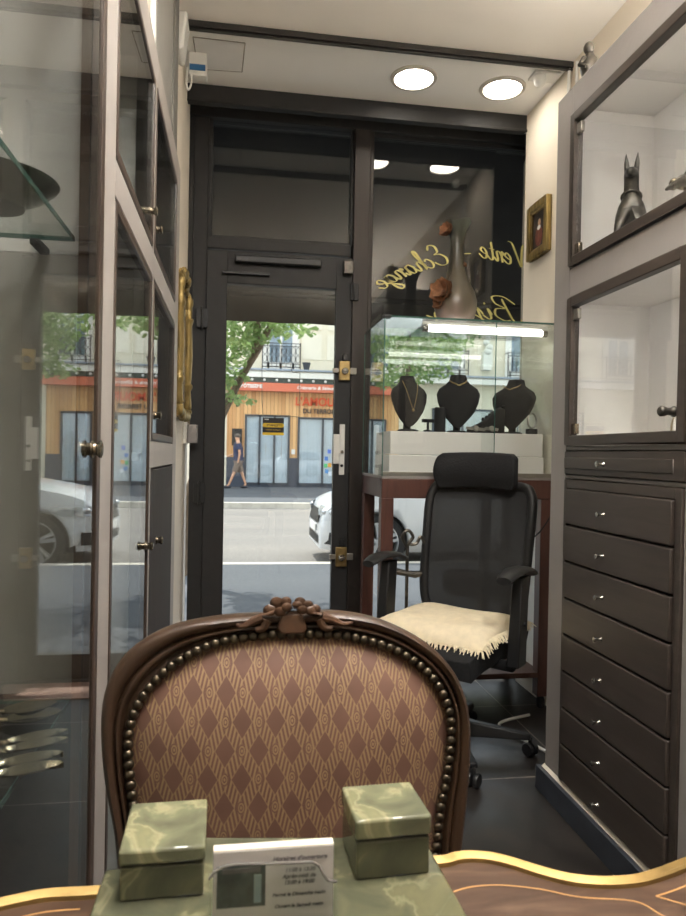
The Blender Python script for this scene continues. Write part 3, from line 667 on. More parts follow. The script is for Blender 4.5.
# things on top of the right cabinet
t = thing('figurine', 'small dark figurine standing on top of the right cabinet', 'figurine', (1.20, 2.30, 2.47))
MB().lathe([(0, 0), (.034, 0), (.036, .01), (.026, .03), (.024, .06), (.032, .09), (.028, .12), (.014, .14), (.012, .148)], (1.20, 2.30, 2.47), n=16).build('body', m_bronze, t)
MB().ball((1.197, 2.30, 2.632), (.019, .019, .022), 12).build('head', m_bronze, t)
MB().tube([(1.175, 2.29, 2.59), (1.155, 2.28, 2.56), (1.17, 2.265, 2.55)], [.010, .009, .007], 8).build('arm', m_bronze, t)
t = thing('gilt_painting', 'gold edged framed painting leaning on top of the right cabinet', 'picture', (1.22, 1.86, 2.47))
MB().obox((1.22, 1.85, 2.62), (0.025, 0.22, 0.30), Euler((0, math.radians(8), math.radians(-8)))).build('frame', m_gilt, t, bevel=0.006)
MB().obox((1.204, 1.85, 2.622), (0.004, 0.17, 0.25), Euler((0, math.radians(8), math.radians(-8)))).build('panel', m_cream, t)

# ================================================================== PICTURE on the right wall
t = thing('framed_portrait', 'small gilt framed portrait hanging on the cream right wall', 'picture', (XW, 3.345, 2.346))
y0, y1, z0, z1 = 3.225, 3.465, 2.211, 2.486
def frame_ring(y0, y1, z0, z1, w, xa, xb, name, m):
    d = MB(); d.box(xa, xb, y0, y0+w, z0, z1).box(xa, xb, y1-w, y1, z0, z1).box(xa, xb, y0+w, y1-w, z0, z0+w).box(xa, xb, y0+w, y1-w, z1-w, z1); return d.build(name, m, t, bevel=0.006)
frame_ring(y0, y1, z0, z1, 0.036, XW-0.03, XW, 'frame', m_gilt)
frame_ring(y0+0.033, y1-0.033, z0+0.033, z1-0.033, 0.014, XW-0.024, XW-0.004, 'slip', m_brass)
cv = MB().box(XW-0.010, XW-0.004, y0+0.045, y1-0.045, z0+0.045, z1-0.045).build('canvas', mat('dark_painted_ground', srgb(58, 48, 42), 0.6, var=0.5, scale=20), t)
MB().ball((XW-0.010, 3.35, 2.384), (.002, .016, .020), 12).build('painted_face', mat('painted_flesh', srgb(196, 160, 130), 0.6), cv)
MB().ball((XW-0.010, 3.352, 2.318), (.0018, .042, .05), 14).build('painted_coat', mat('painted_coat', srgb(110, 62, 50), 0.6, var=0.4, scale=40), cv)
MB().ball((XW-0.0115, 3.35, 2.36), (.0018, .02, .012), 12).build('painted_collar', m_white, cv)

# ================================================================== DISPLAY STAND + GLASS SHOWCASE
X0, X1, Y0, Y1, ZS = 0.665, 1.497, 3.14, 3.64, 1.09
t = thing('display_table', 'tall red mahogany table carrying the glass showcase', 'table', ((X0+X1)/2, (Y0+Y1)/2, 0))
s = MB().box(X0, X1, Y0, Y0+0.03, 1.0, ZS).box(X0, X1, Y1-0.03, Y1, 1.0, ZS).box(X0, X0+0.03, Y0+0.03, Y1-0.03, 1.0, ZS).box(X1-0.03, X1, Y0+0.03, Y1-0.03, 1.0, ZS)
s.build('top_rail', m_stand, t, bevel=0.003)
MB().box(X0, X1, Y0, Y1, ZS, ZS+0.012).build('top', m_greyR, t, bevel=0.002)
for x in (X0, X1-0.058):
    for y in (Y0, Y1-0.06):
        l = MB().box(x, x+0.058, y, y+0.06, 0.06, 1.0).build('leg', m_stand, t, bevel=0.003)
        MB().lathe([(0, -0.0), (0.012, 0.0), (0.02, 0.01), (0.02, 0.04), (0.012, 0.06), (0, 0.06)], (x+0.03, y+0.03, 0), n=14).build('foot', m_bplastic, l)
MB().box(X0+0.01, X1-0.01, Y0+0.002, Y1-0.01, 0.15, 0.175).build('shelf', wood('mahogany_shelf', srgb(84, 56, 48), srgb(112, 78, 66), .65, 'X', 16), t, bevel=0.003)
MB().box(X1-0.035, X1-0.03, Y0+0.06, Y1-0.06, 0.175, 1.0).build('side_panel', m_whiteplastic, t)

ZG0, ZG1 = ZS+0.012, 1.838
t = thing('glass_showcase', 'lit glass showcase of jewellery on the mahogany table', 'showcase', ((X0+X1)/2, (Y0+Y1)/2, ZG0))
MB().box(X0, X1, Y0, Y1, ZG1-0.008, ZG1).build('top_glass', m_cglass, t)
MB().box(X0, X0+0.005, Y0+0.005, Y1-0.005, ZG0, ZG1-0.008).build('side_glass', m_cglass, t)
MB().box(X1-0.005, X1, Y0+0.005, Y1-0.005, ZG0, ZG1-0.008).build('side_glass', m_cglass, t)
MB().box(X0, 1.20, Y0, Y0+0.005, ZG0, ZG1-0.008).build('sliding_glass', m_cglass, t)
MB().box(1.14, X1, Y0+0.007, Y0+0.012, ZG0, ZG1-0.008).build('sliding_glass', m_cglass, t)
MB().box(X0, X1, Y1-0.005, Y1, ZG0, ZG1-0.008).build('back_glass', m_cglass, t)
e = MB().box(X0-0.001, X1, Y0-0.001, Y0+0.001, ZG1-0.008, ZG1+0.0005).box(X0-0.001, X0+0.001, Y0, Y1, ZG1-0.008, ZG1+0.0005)
for x, y in ((X0, Y0), (X0, Y1-0.003)): e.box(x-0.0015, x+0.003, y-0.0015, y+0.003, ZG0, ZG1-0.008)
e.box(1.199, 1.202, Y0-0.001, Y0+0.004, ZG0, ZG1-0.008)
e.build('glass_edge', m_gedge, t)
MB().box(X0, X1, Y0+0.001, Y0+0.014, ZG0, ZG0+0.02).build('runner', m_lock, t, bevel=0.002)
MB().box(X0-0.006, X0+0.03, Y0-0.006, Y0+0.03, ZG1-0.012, ZG1+0.004).build('corner_clip', m_bplastic, t, bevel=0.003)
t = thing('tube_light', 'lit fluorescent tube under the top of the glass showcase', 'light', (1.18, Y0+0.06, 1.79))
MB().box(0.86, 1.485, Y0+0.055, Y0+0.075, 1.815, ZG1-0.008).build('batten', m_whiteplastic, t, bevel=0.004)
MB().tube([(0.885, Y0+0.065, 1.797), (1.455, Y0+0.065, 1.797)], 0.014, 14).build('tube', m_tube, t)
for x in (0.862, 1.455): MB().tube([(x, Y0+0.065, 1.797), (x+0.024, Y0+0.065, 1.797)], 0.017, 14).build('end_cap', m_chrome, t)
t = thing('display_plinth', 'long white stepped display block inside the glass showcase', 'display block', (1.12, 3.4, ZG0))
MB().box(0.715, 1.485, 3.22, 3.56, ZG0, 1.20).build('lower_step', m_inner, t, bevel=0.003)
MB().box(0.72, 1.48, 3.225, 3.56, 1.202, 1.312).build('upper_step', m_inner, t, bevel=0.003)
ZP = 1.313
def bust(name, x, y, rz, w, h, label, neck_dx=0.0):
    t = thing(name, label, 'jewellery bust', (x, y, ZP), rz, 'black velvet necklace busts')
    R = WM[t.name]
    MB().lathe([(0, 0), (0.05, 0), (0.052, 0.006), (0.04, 0.012), (0, 0.012)], (x, y, ZP), n=24).build('foot', m_velvet, t)
    MB().tube([R @ Vector((0, 0.01, 0.01)), R @ Vector((0, 0.012, h*0.45))], 0.018, 10).build('stem', m_velvet, t)
    # chest: horizontal sections from the lower point to the neck
    secs = [(0.10, .018, .012, 0.0), (0.2, .045, .02, 0.0), (0.35, .38*w, .028, 0.0), (0.52, .47*w, .033, 0.004), (0.66, .50*w, .036, 0.010), (0.76, .44*w, .036, 0.018), (0.84, .29*w, .034, 0.026), (0.90, .21*w, .032, 0.030), (0.97, .19*w, .030, 0.034), (1.0, .17*w, .028, 0.034)]
    rows = []
    for f, hw, dp, yo in secs:
        rows.append([R @ Vector((hw*math.cos(2*math.pi*k/20)+neck_dx*f*0.5, yo-0.015+dp*math.sin(2*math.pi*k/20), h*f)) for k in range(20)])
    mb = MB(); vs = mb.grid(rows, True); mb.face(vs[0][::-1]); mb.face(vs[-1]); mb.build('chest', m_velvet, t)
    return t, R
b1, R1 = bust('necklace_bust', 0.825, 3.31, 0.15, 0.19, 0.27, 'black velvet necklace bust at the door end of the showcase')
b2, R2 = bust('necklace_bust', 1.088, 3.36, -0.2, 0.215, 0.29, 'black velvet necklace bust in the middle of the showcase', 0.01)
b3, R3 = bust('necklace_bust', 1.375, 3.36, -0.6, 0.22, 0.275, 'black velvet necklace bust at the wall end of the showcase', 0.03)
def necklace(R, w, h, drop, label, r=0.0022, gem=None):
    P = catmull([R @ Vector(p) for p in ((-w*.20, -0.015, h*.90), (-w*.15, -0.042, h*(.86-drop*.3)), (-w*.07, -0.058, h*(.84-drop*.75)), (0, -0.062, h*(.82-drop)), (w*.07, -0.058, h*(.84-drop*.75)), (w*.15, -0.042, h*(.86-drop*.3)), (w*.20, -0.015, h*.90))], 6)
    o = thing('necklace', label, 'necklace', P[len(P)//2])
    MB().tube(P, r, 6).build('chain', m_brass, o)
    if gem: MB().ball(P[len(P)//2]-Vector((0, 0, gem)), gem, 10).build('pendant', m_brass, o)
necklace(R1, 0.19, 0.27, 0.42, 'thin gold chain with pendant on the door-end bust', 0.0014, 0.007)
necklace(R2, 0.215, 0.29, 0.02, 'gold collar necklace on the middle bust', 0.0035)
necklace(R3, 0.22, 0.275, 0.02, 'fine gold necklace on the wall-end bust', 0.0022)
t = thing('ring_holder', 'black T-shaped ring holder between the first two busts', 'jewellery holder', (0.925, 3.31, ZP))
MB().lathe([(0, 0), (.022, 0), (.022, .008), (.006, .012), (.006, .05), (0, .05)], (0.925, 3.31, ZP), n=16).build('stem', m_velvet, t)
MB().tube([(0.895, 3.31, ZP+.055), (0.955, 3.31, ZP+.055)], .009, 10).build('bar', m_velvet, t)
t = thing('bracelet_pillar', 'short black velvet cylinder beside the middle bust', 'jewellery holder', (0.985, 3.31, ZP))
MB().lathe([(0, 0), (.028, 0), (.028, .115), (.024, .122), (0, .122)], (0.985, 3.31, ZP), n=20).build('cylinder', m_velvet, t)
t = thing('bracelet_ramp', 'sloping black velvet bracelet ramp before the wall-end bust', 'jewellery holder', (1.24, 3.31, ZP))
MB().prism([(1.12, 3.26, ZP), (1.30, 3.26, ZP), (1.30, 3.26, ZP+.12), (1.27, 3.26, ZP+.125), (1.20, 3.26, ZP+.06), (1.12, 3.26, ZP+.02)], (0, 0.05, 0)).build('ramp', m_velvet, t, bevel=0.006)
for k in range(7):
    x = 1.20+0.017*k; z = ZP+0.064+0.0108*k
    MB().ball((x, 3.295, z+.004), (.010, .008, .010), 8).build('ring_pad', m_velvet, t)
for k in range(2):
    q = Vector((1.15+0.08*k, 3.255, ZP+.02))
    t = thing('wristwatch', ['steel wristwatch at the foot of the bracelet ramp', 'steel wristwatch lying nearer the wall-end bust'][k], 'watch', (q.x, q.y, ZP))
    MB().lathe([(0, 0), (.015, 0), (.016, .004), (.013, .007), (0, .007)], q, (0, -1, 0.5), 18).build('case', m_lock, t)
    MB().obox(q+Vector((0, .003, 0)), (.10 if k == 0 else .07, .004, .016), Euler((0.4, 0.08, 0))).build('bracelet', m_lock, t, bevel=0.002)
t = thing('bangle', 'steel bangle standing at the wall end of the showcase', 'bangle', (1.455, 3.30, ZP))
MB().tube([(1.455+.022*math.cos(a), 3.30, ZP+.068+.036*math.sin(a)) for a in [2*math.pi*i/24 for i in range(25)]], .005, 6).build('hoop', m_lock, t)
MB().box(1.43, 1.478, 3.28, 3.32, ZP, ZP+.028).build('stand', m_velvet, t, bevel=0.004)
# vase
vx, vy, vz = 1.064, 3.34, 1.8385
t = thing('bottle_vase', 'tall grey-brown bottle vase with applied flowers on the showcase', 'vase', (vx, vy, vz))
def vase_mat():
    m, tt, p, o = newmat('vase_glaze')
    tc = N(tt, 'TexCoord'); sp = N(tt, 'SeparateXYZ'); tt.links.new(tc.outputs['Object'], sp.inputs[0])
    nz = N(tt, 'TexNoise', i_Scale=10.0, i_Detail=5.0); mp = N(tt, 'Mapping'); mp.inputs['Scale'].default_value = (1, 1, 0.25); tt.links.new(tc.outputs['Object'], mp.inputs[0]); tt.links.new(mp.outputs[0], nz.inputs[0])
    a = N(tt, 'Math', operation='MULTIPLY_ADD'); tt.links.new(sp.outputs[2], a.inputs[0]); a.inputs[1].default_value = 1.7
    b = N(tt, 'Math', operation='MULTIPLY_ADD'); tt.links.new(nz.outputs[0], b.inputs[0]); b.inputs[1].default_value = 0.6; b.inputs[2].default_value = -0.3
    tt.links.new(b.outputs[0], a.inputs[2])
    tt.links.new(ramp(tt, a.outputs[0], [(0.0, srgb(122, 104, 96)), (0.2, srgb(96, 88, 75)), (0.45, srgb(78, 74, 63)), (0.65, srgb(58, 58, 50)), (0.88, srgb(98, 106, 98))]), p.inputs['Base Color'])
    p.inputs['Roughness'].default_value = 0.28; return m
m_vase = vase_mat()
prof = [(0, 0), (.062, 0), (.074, .01), (.092, .045), (.102, .085), (.102, .12), (.090, .165), (.068, .205), (.050, .245), (.040, .29), (.034, .34), (.031, .39), (.034, .43), (.043, .468), (.064, .505), (.070, .512), (.062, .509), (.040, .468), (.030, .43), (.026, .38), (0, .36)]
mb = MB(); n = 36; rows = []
for r, h in prof[1:-1]:
    rows.append([Vector((vx+r*(1+(0.10*math.sin(5*a) if h > .5 else 0.0)+(0.035*math.sin(9*a) if .02 < h < .5 else 0))*math.cos(a), vy+r*math.sin(a), vz+h+(0.008*math.sin(4*a) if h > .5 else 0))) for a in [2*math.pi*k/n for k in range(n)]])
vs = mb.grid(rows, True); mb.face(vs[0][::-1]); mb.face(vs[-1]); mb.build('body', m_vase, t)
m_terra = mat('terracotta_relief', srgb(146, 106, 78), 0.5, var=0.3, scale=50)
def blossom(c, r, name):
    mb = MB(); c = Vector(c); ax = (c-Vector((vx, vy, c.z))).normalized()*0.8+Vector((-0.3, -0.6, 0.3)); ax.normalize()
    u = ax.cross(Vector((0, 0, 1))).normalized(); v = ax.cross(u)
    for ring, (rr, lift, cnt) in enumerate(((1.0, 0.55, 6), (0.7, 0.9, 5))):
        for k in range(cnt):
            a = 2*math.pi*k/cnt+ring*0.5; d = u*math.cos(a)+v*math.sin(a); s = ax.cross(d); rows = []
            for i in range(7):
                f = i/6; wdt = r*rr*(0.12+0.62*math.sin(math.pi*(.08+.62*f))); cc = c+d*(r*rr*(f**.8))+ax*(r*lift*f*f)
                rows.append([cc+s*(wdt*j)+ax*(r*(.18*j*j*f+.03*f*math.sin(5*j+a*3))) for j in (-1, -.6, -.2, .2, .6, 1)])
            mb.grid(rows); mb.grid([[p-ax*0.003 for p in rw] for rw in rows])
    mb.ball(c+ax*r*0.12, r*0.16, 8); return mb.build(name, m_terra, t, sharp=180)
blossom((vx-.078, vy-.045, vz+.155), .055, 'flower_relief'); blossom((vx-.088, vy-.035, vz+.10), .032, 'flower_relief')
blossom((vx-.052, vy-.012, vz+.465), .034, 'flower_relief'); blossom((vx+.03, vy-.02, vz+.30), .012, 'bud_relief')
MB().tube(catmull([(vx-.06, vy-.055, vz+.17), (vx-.046, vy-.034, vz+.235), (vx-.026, vy-.022, vz+.31), (vx-.026, vy-.018, vz+.40), (vx-.036, vy-.016, vz+.46)], 6), .003, 6).build('vine_relief', m_vase, t)
# wrought iron stand behind the office chair
t = thing('iron_stand', 'thin wrought iron stand with scrolled top behind the office chair', 'stand', (0.79, 3.12, 0))
mi = m_bronze; bx, by = 0.775, 3.075
MB().tube([(bx, by, 0.02), (bx, by, 0.80)], .008, 8).build('pole', mi, t)
MB().tube(catmull([(bx, by, .78), (bx-.025, by, .83), (bx, by, .86), (bx+.025, by, .83), (bx+.005, by, .80), (bx+.04, by, .80), (bx+.06, by, .83), (bx+.08, by, .80)], 6), .008, 6).build('scroll', mi, t)
MB().tube([(bx-.09, by, .665), (bx-.05, by, .675), (bx, by, .665), (bx+.04, by, .66), (bx+.07, by, .665)], [.012, .016, .013, .017, .012], 8).build('cross_bar', mi, t)
for a in (0.3, 2.4, 4.5): MB().tube([(bx, by, .06), (bx+.03*math.cos(a), by+.03*math.sin(a), .04), (bx+.055*math.cos(a), by+.055*math.sin(a), .008)], .007, 6).build('leg', mi, t)
MB().lathe([(0, 0), (.013, .005), (.013, .02), (0, .03)], (bx, by, .40), n=10).build('collar', mi, t)

# ================================================================== OFFICE CHAIR
CX, CY, CA = 0.874, 2.762, math.radians(-45)          # local -Y is the front
t = thing('office_chair', 'black mesh-back swivel office chair with headrest', 'office chair', (CX, CY, 0), CA)
R = WM[t.name]; L = lambda x, y, z: R @ Vector((x, y, z))
# base
hub = MB().lathe([(0, .07), (.05, .07), (.05, .12), (.03, .13), (.028, .36), (.05, .37), (.05, .39), (0, .39)], (CX, CY, 0), n=20); hub.build('gas_column', m_bplastic, t)
for k in range(5):
    a = math.radians(-18+72*k); dx, dy = math.cos(a), math.sin(a); nx, ny = -dy, dx
    mb = MB(); r0, r1 = .03, .335
    b0 = [(CX+dx*r0+nx*.03, CY+dy*r0+ny*.03, .065), (CX+dx*r0-nx*.03, CY+dy*r0-ny*.03, .065), (CX+dx*r1-nx*.018, CY+dy*r1-ny*.018, .065), (CX+dx*r1+nx*.018, CY+dy*r1+ny*.018, .065)]
    t0 = [(CX+dx*r0+nx*.022, CY+dy*r0+ny*.022, .135), (CX+dx*r0-nx*.022, CY+dy*r0-ny*.022, .135), (CX+dx*r1-nx*.014, CY+dy*r1-ny*.014, .088), (CX+dx*r1+nx*.014, CY+dy*r1+ny*.014, .088)]
    mb.hexa(b0, t0); mb.build('base_leg', m_bplastic, t, bevel=0.006)
    cx_, cy_ = CX+dx*.335, CY+dy*.335
    ca = a+0.8; ux, uy = math.cos(ca), math.sin(ca)
    cs = MB().tube([(cx_, cy_, .03), (cx_, cy_, .075)], .008, 8)
    for s in (-1, 1): cs.lathe([(0, -.009), (.024, -.009), (.027, -.004), (.027, .004), (.024, .009), (0, .009)], (cx_+ux*.014*s, cy_+uy*.014*s, .027), (ux, uy, 0), 18)
    cs.build('caster', m_bplastic, t)
# seat
mb = MB(); rows = []
zb_, zt = .40, .50
for v_ in [i/16 for i in range(17)]:
    y = -.27+.52*v_; hw = .25*(1-.10*max(0, (.25-v_)/.25)**2); drop = .045*max(0, (.30-v_)/.30)**2
    rows.append([L(hw*math.sin(u*math.pi/2), y, zt-drop-.012*(1-abs(u))+(.0)) for u in [k/8 for k in range(-8, 9)]])
rb = []
for v_ in [i/16 for i in range(17)]:
    y = -.265+.51*v_; drop = .02*max(0, (.30-v_)/.30)**2
    rb.append([L(.235*math.sin(u*math.pi/2), y, zb_-drop) for u in [k/8 for k in range(-8, 9)]])
g1 = mb.grid(rows); g2 = mb.grid(rb)
for i in range(16):
    mb.face([g1[i][0], g1[i+1][0], g2[i+1][0], g2[i][0]]); mb.face([g1[i][-1], g2[i][-1], g2[i+1][-1], g1[i+1][-1]])
for k in range(16): mb.face([g1[0][k], g2[0][k], g2[0][k+1], g1[0][k+1]]); mb.face([g1[-1][k], g1[-1][k+1], g2[-1][k+1], g2[-1][k]])
mb.build('seat', m_bfabric, t, bevel=0.018, seg=3)
MB().obox(L(0, .02, .385), (.22, .26, .03), R.to_3x3()).build('seat_mechanism', m_bplastic, t, bevel=0.008)
# back: frame loop, mesh panel, lumbar pad, spine
def bk(x, z):            # curved back plane (local)
    s = (z-.52)/.55
    return L(x, .245+.05*s*s+.02*s-.10*(x/.26)**2*.5, z)
loop = [(-.215, .53), (-.235, .62), (-.237, .8), (-.24, .98), (-.227, 1.045), (-.19, 1.07), (0, 1.078), (.19, 1.07), (.235, 1.045), (.25, .98), (.245, .8), (.235, .62), (.215, .53), (.16, .505), (0, .50), (-.16, .505)]
lp = catmull([(x, 0, z) for x, z in loop], 5, True)
MB().tube([bk(p.x, p.z) for p in lp]+[bk(lp[0].x, lp[0].z)], .021, 10, False).build('back_frame', m_bplastic, t)
def mesh_mat():
    m, tt, p, o = newmat('chair_mesh'); p.inputs['Base Color'].default_value = srgb(30, 30, 31); p.inputs['Roughness'].default_value = 0.8
    tr_ = N(tt, 'BsdfTransparent'); mx = N(tt, 'MixShader'); mx.inputs[0].default_value = 0.97
    tt.links.new(tr_.outputs[0], mx.inputs[1]); tt.links.new(p.outputs[0], mx.inputs[2]); tt.links.new(mx.outputs[0], o.inputs[0]); return m
rows = []
for i in range(15):
    z = .505+.57*i/14; hw = .225+.02*min(1, i/6)-(.03 if i in (0, 14) else 0)
    rows.append([bk(hw*k/8, z)+R.to_3x3() @ Vector((0, -.006, 0)) for k in range(-8, 9)])
mb = MB(); mb.grid(rows); mb.build('mesh_panel', mesh_mat(), t)
rows = []
for i in range(9):
    z = .575+.12*i/8; f = math.sin(math.pi*(i+.6)/9.2)
    rows.append([bk(.16*k/8*(0.8+.2*f), z)+R.to_3x3() @ Vector((0, .006+.03*f*(1-abs(k)/9)**.5*.4, 0)) for k in range(-8, 9)])
mb = MB(); mb.grid(rows); mb.grid([[p+R.to_3x3() @ Vector((0, .02, 0)) for p in r] for r in rows]); mb.build('lumbar_pad', m_bplastic, t)
MB().tube([L(0, .1, .40), L(0, .28, .40), L(0, .33, .50), L(0, .335, .75), L(0, .345, 1.06)], [.03, .03, .028, .024, .022], 10).build('spine', m_bplastic, t)
sp_ = MB()
for s in (-1, 1): sp_.tube(catmull([L(0, .335, 1.0), L(.1*s, .33, 1.035), L(.2*s, .29, 1.03)], 6), .010, 8)
sp_.build('back_yoke', m_bplastic, t)
# headrest
rows = []
for i in range(11):
    a = i/10; z = 1.058+.16*a; bow = .03*math.sin(math.pi*a)
    hw = .182+.012*math.sin(math.pi*a)-(.02 if i in (0, 10) else 0)
    rows.append([L(-.012+hw*k/8, .275-bow+.035*(k/8)**2*-1+.0, z-.006*(k/8)**2) for k in range(-8, 9)])
mb = MB(); g1 = mb.grid(rows); g2 = mb.grid([[p+R.to_3x3() @ Vector((0, .055, 0)) for p in r] for r in rows])
for i in range(10):
    for e_ in (0, -1): mb.face([g1[i][e_], g1[i+1][e_], g2[i+1][e_], g2[i][e_]])
for k in range(16):
    for e_ in (0, -1): mb.face([g1[e_][k], g1[e_][k+1], g2[e_][k+1], g2[e_][k]])
mb.build('headrest', m_bfabric, t, bevel=0.022, seg=4)
# armrests
for s in (-1, 1):
    a = MB().tube([L(.20*s, -.02, .395), L(.285*s, -.02, .395), L(.30*s, -.02, .43)], [.022, .024, .024], 8)
    a.hexa([L(.275*s, -.055, .40), L(.325*s, -.055, .40), L(.325*s, .025, .40), L(.275*s, .025, .40)], [L(.278*s, -.02, .74), L(.322*s, -.02, .74), L(.322*s, .05, .74), L(.278*s, .05, .74)])
    ar = a.build('armrest', m_bplastic, t, bevel=0.006)
    rows = []
    for i in range(9):
        y = -.15+.27*i/8; w = .045*(1-.35*abs(i/4-1)**3); z = .767-.025*abs(i/4-1)**2.2
        rows.append([L(.30*s+w*math.cos(q), y, z+.014*math.sin(q)) for q in [2*math.pi*k/14 for k in range(14)]])
    mb = MB(); vs = mb.grid(rows, True); mb.face(vs[0][::-1]); mb.face(vs[-1]); mb.build('arm_pad', m_bplastic, ar)
    MB().lathe([(0, 0), (.008, 0), (.008, .014), (0, .014)], L(.318*s, 0, .56), R.to_3x3() @ Vector((s, 0, 0)), 10).build('height_button', m_bplastic, ar)
# seat cushion (rests on the seat)
t = thing('seat_cushion', 'ecru quilted seat cushion with a fringe lying on the office chair', 'cushion', L(0, 0, .50), CA)
n = 24; top = []; bot = []
def cz(u, v): # puffed with tufts
    e = (1-u**6)*(1-v**6); q = math.cos(u*math.pi*1.5)*math.cos(v*math.pi*1.5)
    return .008+.030*max(0, e)**.5+.006*q*e
for i in range(n+1):
    v = -1+2*i/n; y = .215*v+.01; rt, rb2 = [], []
    for k in range(n+1):
        u = -1+2*k/n; x = .245*u*(1+.02*math.sin(3*v)); dr_ = .03*max(0, (-.55-v)/.45)**2
        rt.append(L(x, y, .510+cz(u, v)-dr_)); rb2.append(L(x, y, .510-dr_+.001))
    top.append(rt); bot.append(rb2)
mb = MB(); g1 = mb.grid(top); g2 = mb.grid(bot)
for i in range(n):
    for e_ in (0, -1): mb.face([g1[i][e_], g1[i+1][e_], g2[i+1][e_], g2[i][e_]]); mb.face([g1[e_][i], g1[e_][i+1], g2[e_][i+1], g2[e_][i]])
mb.build('pad', m_cushion, t, sharp=70)
fr = MB()
per = [(-1+2*k/70, -1) for k in range(71)]+[(1, -1+2*k/70) for k in range(71)]+[(-1, -1+2*k/70) for k in range(71)]+[(-1+2*k/70, 1) for k in range(71)]
for u, v in per:
    o = Vector(((1 if u == 1 else -1 if u == -1 else 0), (1 if v == 1 else -1 if v == -1 else 0), 0)); dr_ = .03*max(0, (-.55-v)/.45)**2
    a = Vector((.245*u, .215*v+.01, .519-dr_)); j = Vector((random.uniform(-.006, .006), random.uniform(-.006, .006), 0))
    b = a+o*.012+j+Vector((0, 0, -.006)); c = a+o*.022+j*2+Vector((0, 0, -.018-random.uniform(0, .012)))
    fr.tube([R @ a, R @ b, R @ c], [.0032, .003, .0018], 5)
f = fr.build('fringe', m_cushion, t); f['kind'] = 'stuff'
# cables
tag(MB().tube(catmull([(1.36, 3.05, .012), (1.20, 2.98, .012), (1.17, 2.90, .012), (1.22, 2.78, .012), (1.30, 2.60, .012), (1.45, 2.55, .012)], 8), .007, 8).build('white_cable', m_whiteplastic), 'white power cable curling on the dark floor behind the cabinet corner', 'cable')
tag(MB().tube(catmull([(1.49, 3.11, .95), (1.40, 3.09, .84), (1.30, 3.10, .80), (1.18, 3.11, .86), (1.08, 3.11, .98), (1.05, 3.125, 1.06)], 8), .003, 6).build('black_cable', m_dark), 'thin black cable drooping across the mahogany table front', 'cable')

# ================================================================== CARVED ARMCHAIR BACK (facing the desk)
t = thing('upholstered_chair', 'carved walnut chair with studded rose-brown patterned back at the desk', 'chair', (0.08, 0.80, 0))
P0, NB = Vector((0, .95, .78)), Vector((0, 1, -.12)).normalized()      # leaning back plane
pl = lambda px, py: aP(px, py, P0, NB)
outer = [(124, 905), (119, 868), (115, 830), (108, 793), (103, 755), (102, 718), (106, 690), (117, 666), (136, 645), (166, 628), (202, 619), (242, 614.5), (290, 613), (322, 611), (347, 612.5), (376, 618), (405, 630), (430, 646), (450, 667), (463, 694), (468, 722), (468, 760), (465, 800), (460, 845), (455, 905)]
inner = [(146, 905), (140, 850), (134.5, 800), (131, 770), (129.5, 745), (130.5, 728), (137, 706), (150, 686), (171, 665), (203, 646.5), (237, 637), (265, 633.8), (291, 633), (318, 633), (342, 634.5), (360, 638), (385, 645), (408, 657), (429, 674.5), (442, 696), (448, 719), (447, 750), (442.5, 782), (437, 812), (428, 905)]
NP = 90
O = resample(catmull([pl(*p) for p in outer], 8), NP); I = resample(catmull([pl(*p) for p in inner], 8), NP)
nrm = -NB                                                            # towards the sitter / camera
prof = [(0.0, -.022), (-.02, .0), (.02, .010), (.10, .017), (.22, .020), (.36, .018), (.44, .015), (.48, .010), (.52, .011), (.58, .016), (.66, .016), (.72, .012), (.77, .008), (.84, .010), (.92, .013), (1.0, .008), (1.06, .0), (1.06, -.022)]
rows = [[O[i].lerp(I[i], u)+nrm*h for u, h in prof] for i in range(NP)]
mb = MB(); vs = mb.grid(rows, True); mb.face(vs[0]); mb.face(vs[-1][::-1])
frame = mb.build('back_frame', m_chair, t, sharp=60)
